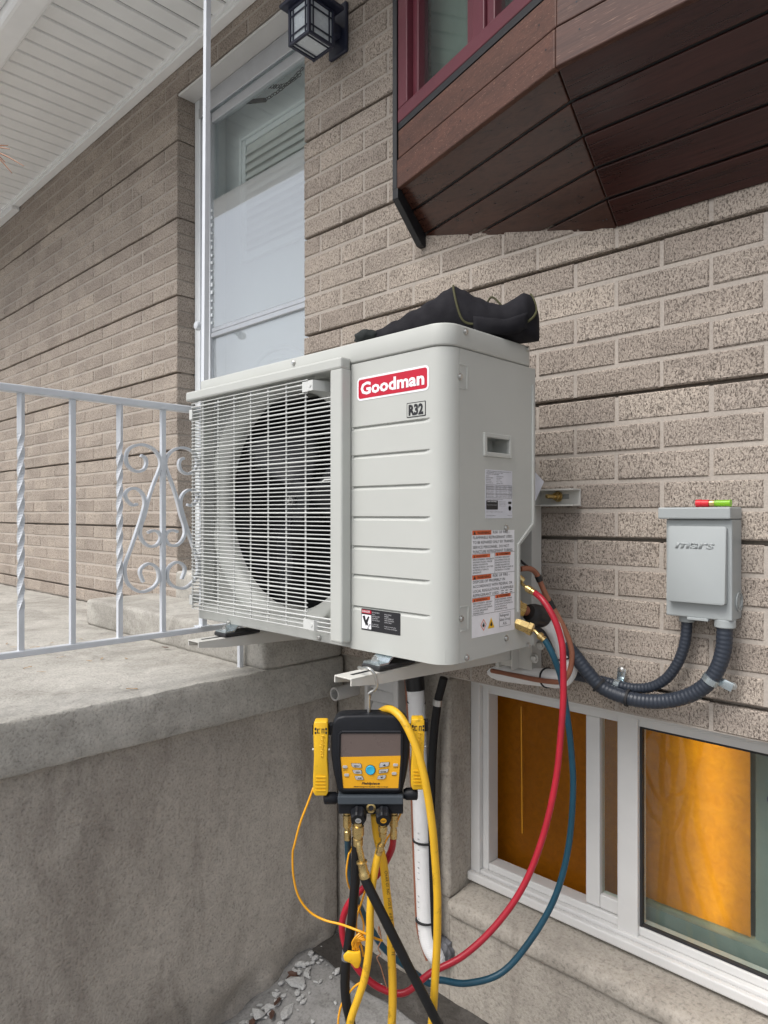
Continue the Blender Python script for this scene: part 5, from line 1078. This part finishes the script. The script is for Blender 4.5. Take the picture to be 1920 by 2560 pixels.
# clamp probes resting on the gauge's sides
for (a0, a1, b0, b1), lab in (((342, 468, 508, 1122), 'yellow pipe clamp probe on the left side of the gauge'), ((1152, 1268, 485, 1072), 'yellow pipe clamp probe behind the arching hose, right of the gauge')):
    cl = thing('clamp_probe', G((a0+a1)/2, b1), lab, 'clamp probe', 'clamp probes on the gauge'); c = (a0+a1)/2; w = a1-a0
    sil = [(c-w*.46, b0+14), (c-w*.38, b0), (c+w*.38, b0), (c+w*.46, b0+14), (c+w*.48, b0+120), (c+w*.42, b0+300), (c+w*.50, b1-160), (c+w*.50, b1-30), (c+w*.36, b1), (c-w*.36, b1), (c-w*.5, b1-30), (c-w*.5, b1-160), (c-w*.44, b0+300), (c-w*.48, b0+120)]
    bm = B(); prism(bm, gpoly(sil), GM(815, 790)@Matrix.Translation((0, 0, -.024)), .028, .005); obj('body', bm, MT['clamp_yellow'], cl, True, ang=60)
    bm = B(); x_ = lambda a, b, u, v: prism(bm, [(0, 0), (u*KG, 0), (u*KG, v*KG), (0, v*KG)], GM(a, b)@Matrix.Translation((0, 0, .0042)), .0003)
    for a, b, u, v in ((c-50, b0+70, 14, 22), (c-50, b0+100, 14, 18), (c-30, b0+95, 22, 6), (c-30, b0+62, 22, 6), (c-30, b0+95, 7, 38), (c+8, b0+95, 6, 38), (c+8, b0+62, 22, 6), (c+24, b0+95, 6, 38), (c+38, b0+70, 14, 20), (c+38, b0+100, 14, 20)): x_(a, b, u, v)
    obj('vent_marks', bm, MT['ink'], cl)
    bm = B()
    for k in range(5): prism(bm, rrect(w*.68*KG, 9*KG, 4*KG, 2), GM(c, b1-160+k*28)@Matrix.Translation((0, 0, .004)), .0022, .0005)
    obj('grip_ridge', bm, MT['clamp_yellow'], cl)
    bm = B(); M = GM(c+14, b0+110) @ Matrix.Rotation(R_(-90), 4, 'Z') @ Matrix.Translation((0, -12*KG, .0035)); text(bm, 'Fieldpiece', M, 34*KG, 185*KG, .01, 'LEFT', .0012, .15); obj('embossed_lettering', bm, MT['clamp_yellow'], cl)
    bm = B()
    for u in (-.53, .53): cyl(bm, G(c+u*w-6, b0+242, .006), G(c+u*w+6, b0+242, .006), .003, 8)
    obj('pivot', bm, MT['steel'], cl)

# ================================================================== HOSES AND CORDS
def HP(L): return [atT(*(f(a, b)), t) for f, a, b, t in L]
def collar(par, a, b, r=.0085, kn=True):
    a = Vector(a); b = Vector(b); L = (b-a).length; bm = B()
    lathe(bm, [(r*.75, 0), (r*.75, L*.12), (r, L*.14), (r, L*.55), (r*.72, L*.58), (r*.72, L*.68), (r*.84, L*.70), (r*.84, L)], axis_M(a, b-a), 16); return obj('fitting', bm, MT['brass'], par, True)
def hose(name, pts, r, mat, label, cat='hose', group=None, ft=None):
    h = thing(name, pts[len(pts)//2], label, cat, group); bm = B(); tube(bm, pts, r, 12, 8); obj('tube', bm, MT[mat], h, True, ang=0)
    for f in ft or []: collar(h, *f)
    return h
gd = TG+.012
red = [vp(590, 450, 1.55), vp(690, 540, 1.53), vp(790, 680, 1.515), vp(880, 860, 1.505), vp(950, 1080, 1.50), vp(980, 1300, 1.495)]+[atT(a*1.15732, b*1.15732, t) for a, b, t in ((1217, 1500, 1.49), (1212, 1580, 1.485), (1200, 1690, 1.48), (1172, 1810, 1.475), (1130, 1915, 1.47), (1070, 2000, 1.465), (1000, 2065, 1.46), (930, 2102, 1.46))]+HP([(Z8, 1100, 1400, 1.462), (Z8, 900, 1362, 1.47), (Z8, 740, 1235, 1.475), (Z8, 640, 1080, 1.48), (Z8, 590, 940, 1.485), (Z8, 585, 800, 1.49), (Z8, 640, 655, 1.49), (Z8, 745, 545, 1.485), (Z8, 870, 425, 1.475), (Z8, 940, 320, 1.46), (Z8, 995, 200, 1.44), (Z8, 1008, 100, gd)])
h = hose('charging_hose', red, .0070, 'hose_red', 'red charging hose from the unit side valve looping down to the gauge', 'hose', 'charging hoses', [(G(1012, 1270, .012), atT(*Z8(1008, 118), gd), .0088)])
collar(h, vp(470, 380, 1.565), vp(605, 462, 1.548), .0085); bm = B(); tube(bm, [vp(395, 300, 1.59), vp(430, 340, 1.58), vp(485, 392, 1.563)], .0038, 8, 4); obj('elbow', bm, MT['brass'], h, True)
blue = [vp(715, 1090, 1.545), vp(780, 1190, 1.54), vp(850, 1330, 1.535), vp(910, 1490, 1.535), vp(960, 1660, 1.54)]+[atT(a*1.15732, b*1.15732, t) for a, b, t in ((1225, 1545, 1.545), (1234, 1620, 1.55), (1238, 1710, 1.55), (1228, 1830, 1.55), (1200, 1935, 1.545), (1150, 2025, 1.54), (1085, 2100, 1.535), (1010, 2124, 1.53), (950, 2117, 1.53))]+HP([(Z8, 1300, 1320, 1.53), (Z8, 1170, 1225, 1.53), (Z8, 1030, 1120, 1.53), (Z8, 920, 1020, 1.525), (Z8, 840, 900, 1.52), (Z8, 775, 790, 1.515), (Z8, 710, 640, 1.505), (Z8, 660, 470, 1.49), (Z8, 635, 300, 1.455), (Z8, 628, 110, gd)])
h = hose('charging_hose', blue, .0070, 'hose_blue', 'dark blue charging hose from the lower unit valve looping down to the gauge', 'hose', 'charging hoses', [(G(620, 1270, .012), atT(*Z8(628, 130), gd), .0088)])
collar(h, vp(640, 1025, 1.55), vp(725, 1105, 1.543), .0085); bm = B(); tube(bm, [vp(555, 960, 1.56), vp(600, 985, 1.557), vp(650, 1040, 1.55)], .0038, 8, 4); obj('elbow', bm, MT['brass'], h, True)
def gz(p, dx=0, dy=0): return Vector((p.x+dx, p.y+dy, GZ(p.x+dx, p.y+dy)+.012))
yl = HP([(Z8, 895, 200, 1.40), (Z8, 865, 320, 1.395), (Z8, 830, 520, 1.39), (Z8, 815, 720, 1.385), (Z8, 812, 900, 1.385), (Z8, 800, 1080, 1.385), (Z8, 770, 1270, 1.385), (Z8, 720, 1430, 1.385), (Z8, 655, 1620, 1.385), (Z8, 600, 1900, 1.39)]); yl += [Vector((yl[-1].x-.02, yl[-1].y, .35)), gz(yl[-1], .0, .12)]
h = hose('charging_hose', yl, .0078, 'hose_yellow', 'yellow charging hose hanging from the gauge front valve, leftmost of the yellow hoses', 'hose', 'charging hoses')
collar(h, G(920, 1330, -.015), G(920, 1440, -.012), .0092); bm = B(); tube(bm, [G(920, 1430, -.012), G(922, 1470, -.012), G(905, 1520, -.012)], .0042, 8, 4); obj('elbow', bm, MT['brass'], h, True); collar(h, G(912, 1500, -.012), G(882, 1590, -.01), .0075)
y2 = HP([(Z7, 850, 1275, 1.425), (Z7, 870, 1450, 1.43), (Z7, 905, 1600, 1.43), (Z8, 925, 330, 1.43), (Z8, 945, 520, 1.425), (Z8, 968, 720, 1.42), (Z8, 985, 900, 1.42), (Z8, 990, 1080, 1.42), (Z8, 1000, 1300, 1.42), (Z8, 1000, 1500, 1.42), (Z8, 990, 1750, 1.42)]); y2 += [Vector((y2[-1].x, y2[-1].y, .3)), gz(y2[-1], .10, .05)]
h = hose('charging_hose', y2, .0085, 'hose_yellow', 'yellow printed hose falling straight down behind the middle of the gauge', 'hose', 'charging hoses')
bm = B()
for i in range(30):
    p = catmull(y2, 8)[26+i]-FW*.0088+RT*.001; text(bm, 'CHARGING HOSE 600 PSI USA 4 TEMP'[i], Matrix(((UP.x, RT.x, -FW.x, p.x), (UP.y, RT.y, -FW.y, p.y), (-1, RT.z, -FW.z, p.z), (0, 0, 0, 1))), .006) if i < 32 else 0
obj('lettering', bm, MT['ink'], h)
y3 = HP([(Z7, 840, 640, 1.475), (Z7, 870, 480, 1.465), (Z7, 920, 420, 1.445), (Z7, 985, 410, 1.42), (Z7, 1060, 465, 1.395), (Z7, 1130, 575, 1.38), (Z7, 1200, 740, 1.372), (Z7, 1255, 930, 1.368), (Z7, 1300, 1170, 1.368), (Z7, 1335, 1430, 1.37), (Z8, 1350, 250, 1.375), (Z8, 1370, 550, 1.38), (Z8, 1372, 800, 1.385), (Z8, 1368, 1000, 1.39), (Z8, 1355, 1250, 1.395), (Z8, 1340, 1500, 1.40), (Z8, 1320, 1750, 1.41)]); y3 += [Vector((y3[-1].x, y3[-1].y, .3)), gz(y3[-1], .12, -.02)]
hose('charging_hose', y3, .0080, 'hose_yellow', 'yellow hose arching over the gauge and down before the white pipe', 'hose', 'charging hoses')
b1 = HP([(Z8, 760, 425, 1.385), (Z8, 800, 520, 1.38), (Z8, 870, 660, 1.375), (Z8, 960, 840, 1.37), (Z8, 1050, 1020, 1.37), (Z8, 1150, 1220, 1.37), (Z8, 1250, 1410, 1.37), (Z8, 1340, 1590, 1.375), (Z8, 1470, 1850, 1.385)]); b1 += [Vector((b1[-1].x+.12, b1[-1].y+.06, .14)), gz(b1[-1], .30, .12)]
h = hose('vacuum_hose', b1, .0098, 'hose_black', 'black vacuum hose slanting right from the brass elbow below the gauge', 'hose', 'vacuum hoses')
collar(h, G(718, 1310, -.02), G(716, 1500, -.018), .0118); bm = B(); tube(bm, HP([(Z8, 716, 120, 1.385), (Z8, 722, 190, 1.38), (Z8, 738, 260, 1.38), (Z8, 748, 320, 1.383)]), .0062, 10, 4); obj('elbow', bm, MT['brass'], h, True)
bm = B(); a = atT(*Z8(742, 305), 1.383); b = atT(*Z8(770, 440), 1.384); L = (b-a).length; lathe(bm, [(.008, 0), (.0108, .001), (.0108, L*.12), (.0088, L*.18), (.0094, L*.7), (.0108, L*.75), (.0108, L)], axis_M(a, b-a), 16); obj('fitting', bm, MT['brass'], h, True)
b2 = HP([(Z7, 700, 1480, 1.41), (Z8, 702, 200, 1.415), (Z8, 695, 400, 1.42), (Z8, 680, 600, 1.42), (Z8, 662, 800, 1.42), (Z8, 640, 960, 1.42), (Z8, 622, 1080, 1.42), (Z8, 610, 1200, 1.42), (Z8, 606, 1350, 1.42), (Z8, 620, 1500, 1.42), (Z8, 660, 1700, 1.42)]); b2 += [Vector((b2[-1].x+.02, b2[-1].y, .3)), gz(b2[-1], .05, .16)]
h = hose('vacuum_hose', b2, .0098, 'hose_black', 'black hose hanging straight down on the left behind the red loop', 'hose', 'vacuum hoses')
bm = B(); p = b2[6]; bc2 = catmull(b2, 8); tube(bm, bc2[46:52], .0105, 12, 0); obj('worn_sleeve', bm, MT['seal_grey'], h, True)
vt = thing('cord_tag', atT(*Z8(700, 1180), 1.40), 'dirty yellow plastic tag bunching the thin cords low on the black hose', 'tag')
bm = B(); q = [(630, 1040), (690, 1050), (735, 1040), (742, 1120), (722, 1180), (690, 1182), (655, 1140), (600, 1120), (590, 1080)]
prism(bm, [((a-660)*KG, (1100-b)*KG) for a, b in q], Matrix.Translation(atT(*Z8(660, 1100), 1.405)) @ Matrix((RT, UP, -FW)).transposed().to_4x4(), .008, .003); obj('tag_body', bm, MT['clamp_yellow'], vt, True)
cords = [
 ('thin yellow cord swinging wide left of the gauge from the left clamp', HP([(Z7, 345, 1060, 1.42), (Z7, 300, 1180, 1.42), (Z7, 235, 1350, 1.42), (Z7, 185, 1540, 1.425), (Z8, 172, 250, 1.43), (Z8, 178, 430, 1.435), (Z8, 220, 600, 1.44), (Z8, 310, 725, 1.44), (Z8, 430, 795, 1.435), (Z8, 570, 832, 1.42), (Z8, 690, 875, 1.40), (Z8, 780, 912, 1.395), (Z8, 860, 950, 1.40), (Z8, 915, 968, 1.405)]), .0023),
 ('thin yellow cord dropping from behind the gauge beside the blue hose', HP([(Z7, 1072, 1262, 1.43), (Z7, 1010, 1400, 1.43), (Z7, 945, 1500, 1.435), (Z7, 890, 1640, 1.44), (Z8, 800, 480, 1.445), (Z8, 740, 660, 1.445), (Z8, 702, 780, 1.44), (Z8, 705, 900, 1.435), (Z8, 740, 1010, 1.43), (Z8, 760, 1100, 1.43)]), .0021),
 ('thin tan cord looping left of the two black hoses', HP([(Z7, 690, 1470, 1.425), (Z7, 655, 1580, 1.43), (Z8, 635, 260, 1.43), (Z8, 618, 400, 1.43), (Z8, 632, 500, 1.44), (Z8, 668, 580, 1.45), (Z8, 720, 700, 1.45), (Z8, 760, 830, 1.44), (Z8, 745, 940, 1.43), (Z8, 700, 1010, 1.425)]), .0020),
 ('thin yellow cord curling out under the black hose near the ground', HP([(Z8, 745, 1310, 1.41), (Z8, 690, 1345, 1.412), (Z8, 640, 1400, 1.418), (Z8, 590, 1470, 1.42), (Z8, 560, 1560, 1.42), (Z8, 550, 1680, 1.42), (Z8, 580, 1850, 1.43)]), .0021),
 ('frayed pale string dangling between the yellow hoses', HP([(Z8, 905, 930, 1.435), (Z8, 885, 900, 1.435), (Z8, 882, 855, 1.435), (Z8, 892, 870, 1.437), (Z8, 905, 960, 1.438), (Z8, 880, 1030, 1.438), (Z8, 900, 1075, 1.437), (Z8, 870, 1110, 1.436), (Z8, 900, 1180, 1.436), (Z8, 930, 1280, 1.436), (Z8, 955, 1365, 1.436)]), .0012)]
for lab, pts, r in cords:
    o = hose('thin_cord', pts, r, 'cord_yellow' if r > .0015 else 'needle', lab, 'cord')
tg = thing('cord_bundle', atT(*Z8(715, 980), 1.41), 'tangle of short yellow cord loops above the yellow tag', 'cord'); bm = B()
for k in range(5):
    o0 = random.uniform(-20, 20); tube(bm, HP([(Z8, 690+o0, 1040, 1.405), (Z8, 665+12*k, 990-10*k, 1.40), (Z8, 700+14*k, 930+8*k, 1.395), (Z8, 745+6*k, 905+14*k, 1.40), (Z8, 725-8*k, 985, 1.41), (Z8, 705+o0, 1050, 1.408)]), .0019, 6, 5)
obj('loops', bm, MT['cord_yellow'], tg, True)

# ================================================================== GROUND BITS
pvr = thing('paving_slab', (-1.2, -.45, 0), 'pale grey concrete paving slab on the ground below the hoses', 'paving slab')
bm = B(); box(bm, -1.60, -.95, -.86, -.30, -.11, -.035, .010, 2); subdiv(bm, .06); wobble(bm, .006, 7); obj('slab', bm, MT['path'], pvr, True)
STN = []
for k in range(5):
    t = B(); bmesh.ops.create_icosphere(t, subdivisions=1, radius=1)
    for v in t.verts: v.co = Vector((v.co.x*1.1, v.co.y*.85, v.co.z*.45))*(1+.45*noise.noise(v.co*1.6+Vector((k*7, 0, 0))))
    STN.append(fin('stone', t, MT['rubble'], True, 25))
gv = B()
for i in range(260):
    y = random.uniform(-.98, -.06); x = -1.80+abs(random.gauss(0, .10))+.02; q = random.choice((.004, .006, .008, .011, .014))
    me = STN[i % 5].copy(); me.transform(Matrix.Translation((x, y, GZ(x, y)+q*.3+.006)) @ Matrix.Rotation(random.uniform(0, 6.3), 4, 'Z') @ Matrix.Diagonal((q*random.uniform(.8, 1.5), q, q, 1))); gv.from_mesh(me); bpy.data.meshes.remove(me)
tag(obj('gravel', gv, MT['rubble'], None, True, ang=25), 'pale grey broken rubble chips along the foot of the porch wall', 'rubble', None, 'stuff')
for i in range(12):
    y = -.92+i*.068+random.uniform(-.02, .02); x = -1.78+random.uniform(.0, .14); q = random.choice((.018, .022, .028, .034))
    M = Matrix.Translation((x, y, GZ(x, y)+q*.3+.005)) @ Matrix.Rotation(random.uniform(0, 6.3), 4, 'Z') @ Matrix.Rotation(random.uniform(-.3, .3), 4, 'X') @ Matrix.Diagonal((q*random.uniform(.8, 1.4), q, q, 1))
    o = _link(bpy.data.objects.new('rubble_stone', STN[i % 5]), None, M); tag(o, 'larger pale grey broken stone lying in the rubble beside the porch wall', 'stone', 'larger stones in the rubble')
def leafmesh(k):
    t = B(); us = lin(-1, 1, 7); top = []; bot = []
    for u in us: w = .42*math.sqrt(max(0, 1-u*u))*(1-.25*u)*(1+.25*math.sin(5*u+k)); top.append(t.verts.new((u, w, .25*abs(w)+.22*u*u*math.sin(k)))); bot.append(t.verts.new((u, -w, .3*abs(w)+.18*u*u)))
    mid = [t.verts.new((u, 0, .12*u*u)) for u in us]
    for i in range(6): t.faces.new((mid[i], mid[i+1], top[i+1], top[i])); t.faces.new((bot[i], bot[i+1], mid[i+1], mid[i]))
    bmesh.ops.remove_doubles(t, verts=t.verts, dist=1e-4); return t
LF = [fin('leaf', leafmesh(k), MT['leaf']) for k in range(3)]; LT = [fin('leaf', leafmesh(k+5), MT['leaf_tan']) for k in range(3)]
for i in range(18):
    y = random.uniform(-.85, -.15); x = -1.76+abs(random.gauss(0, .08)); s = random.uniform(.016, .034)
    o = _link(bpy.data.objects.new('dead_leaf', LF[i % 3]), None, Matrix.Translation((x, y, GZ(x, y)+.012+.008*random.random())) @ Matrix.Rotation(random.uniform(0, 6.3), 4, 'Z') @ Matrix.Rotation(random.uniform(-.5, .5), 4, 'X') @ Matrix.Scale(s, 4)); tag(o, 'brown dead leaf among the rubble at the foot of the porch wall', 'leaf', 'dead leaves on the ground')
for j, (q, s, lab) in enumerate(((Z8(405, 1350), .034, 'largest brown dead leaf, folded, at the rubble edge left of the black hose'),)):
    c = atZ(*q, -.03); o = _link(bpy.data.objects.new('dead_leaf', LF[0]), None, Matrix.Translation(c) @ Matrix.Rotation(1.0, 4, 'Z') @ Matrix.Rotation(.9, 4, 'X') @ Matrix.Scale(s, 4)); tag(o, lab, 'leaf', 'dead leaves on the ground')
o = _link(bpy.data.objects.new('dead_leaf', LF[1]), None, Matrix.Translation(atZ(*Z3(714, 1243), .992)) @ Matrix.Rotation(.4, 4, 'Z') @ Matrix.Scale(.016, 4)); tag(o, 'small curled dark brown leaf on the porch slab near the railing scrolls', 'leaf')
for i, (a, b) in enumerate(((350, 1205), (265, 1283), (385, 1300), (120, 1328), (180, 1347), (225, 1222), (570, 1420), (440, 1290), (60, 1240), (30, 1225), (150, 1240), (545, 1290))):
    o = _link(bpy.data.objects.new('leaf_scrap', LT[i % 3]), None, Matrix.Translation(atZ(*Z3(a, b), .987)) @ Matrix.Rotation(i*1.7, 4, 'Z') @ Matrix.Diagonal((.016, .007, .007, 1))); tag(o, 'tiny tan leaf scrap lying on the porch slab', 'leaf', 'leaf scraps on the porch')
# pine twig at the left edge
pn_ = thing('pine_twig', atT(-40, 380, 1.05), 'few tan pine needles poking in at the left edge under the soffit', 'pine twig'); c = atT(-28, 372, 1.05)
for a, b in ((35, 628), (42, 644), (103, 717), (52, 748), (22, 700)):
    bm = B(); e = atT(*Z1(a, b), 1.05+random.uniform(-.01, .01)); tube(bm, [c, c.lerp(e, .5)+UP*.002, e], [.0012, .0011, .0006], 5, 3); obj('needle', bm, MT['needle'], pn_)
bm = B(); tube(bm, [c+RT*.002, c-RT*.06+UP*.01, c-RT*.16+UP*.05], .0025, 6, 4); obj('twig', bm, MT['leaf'], pn_)
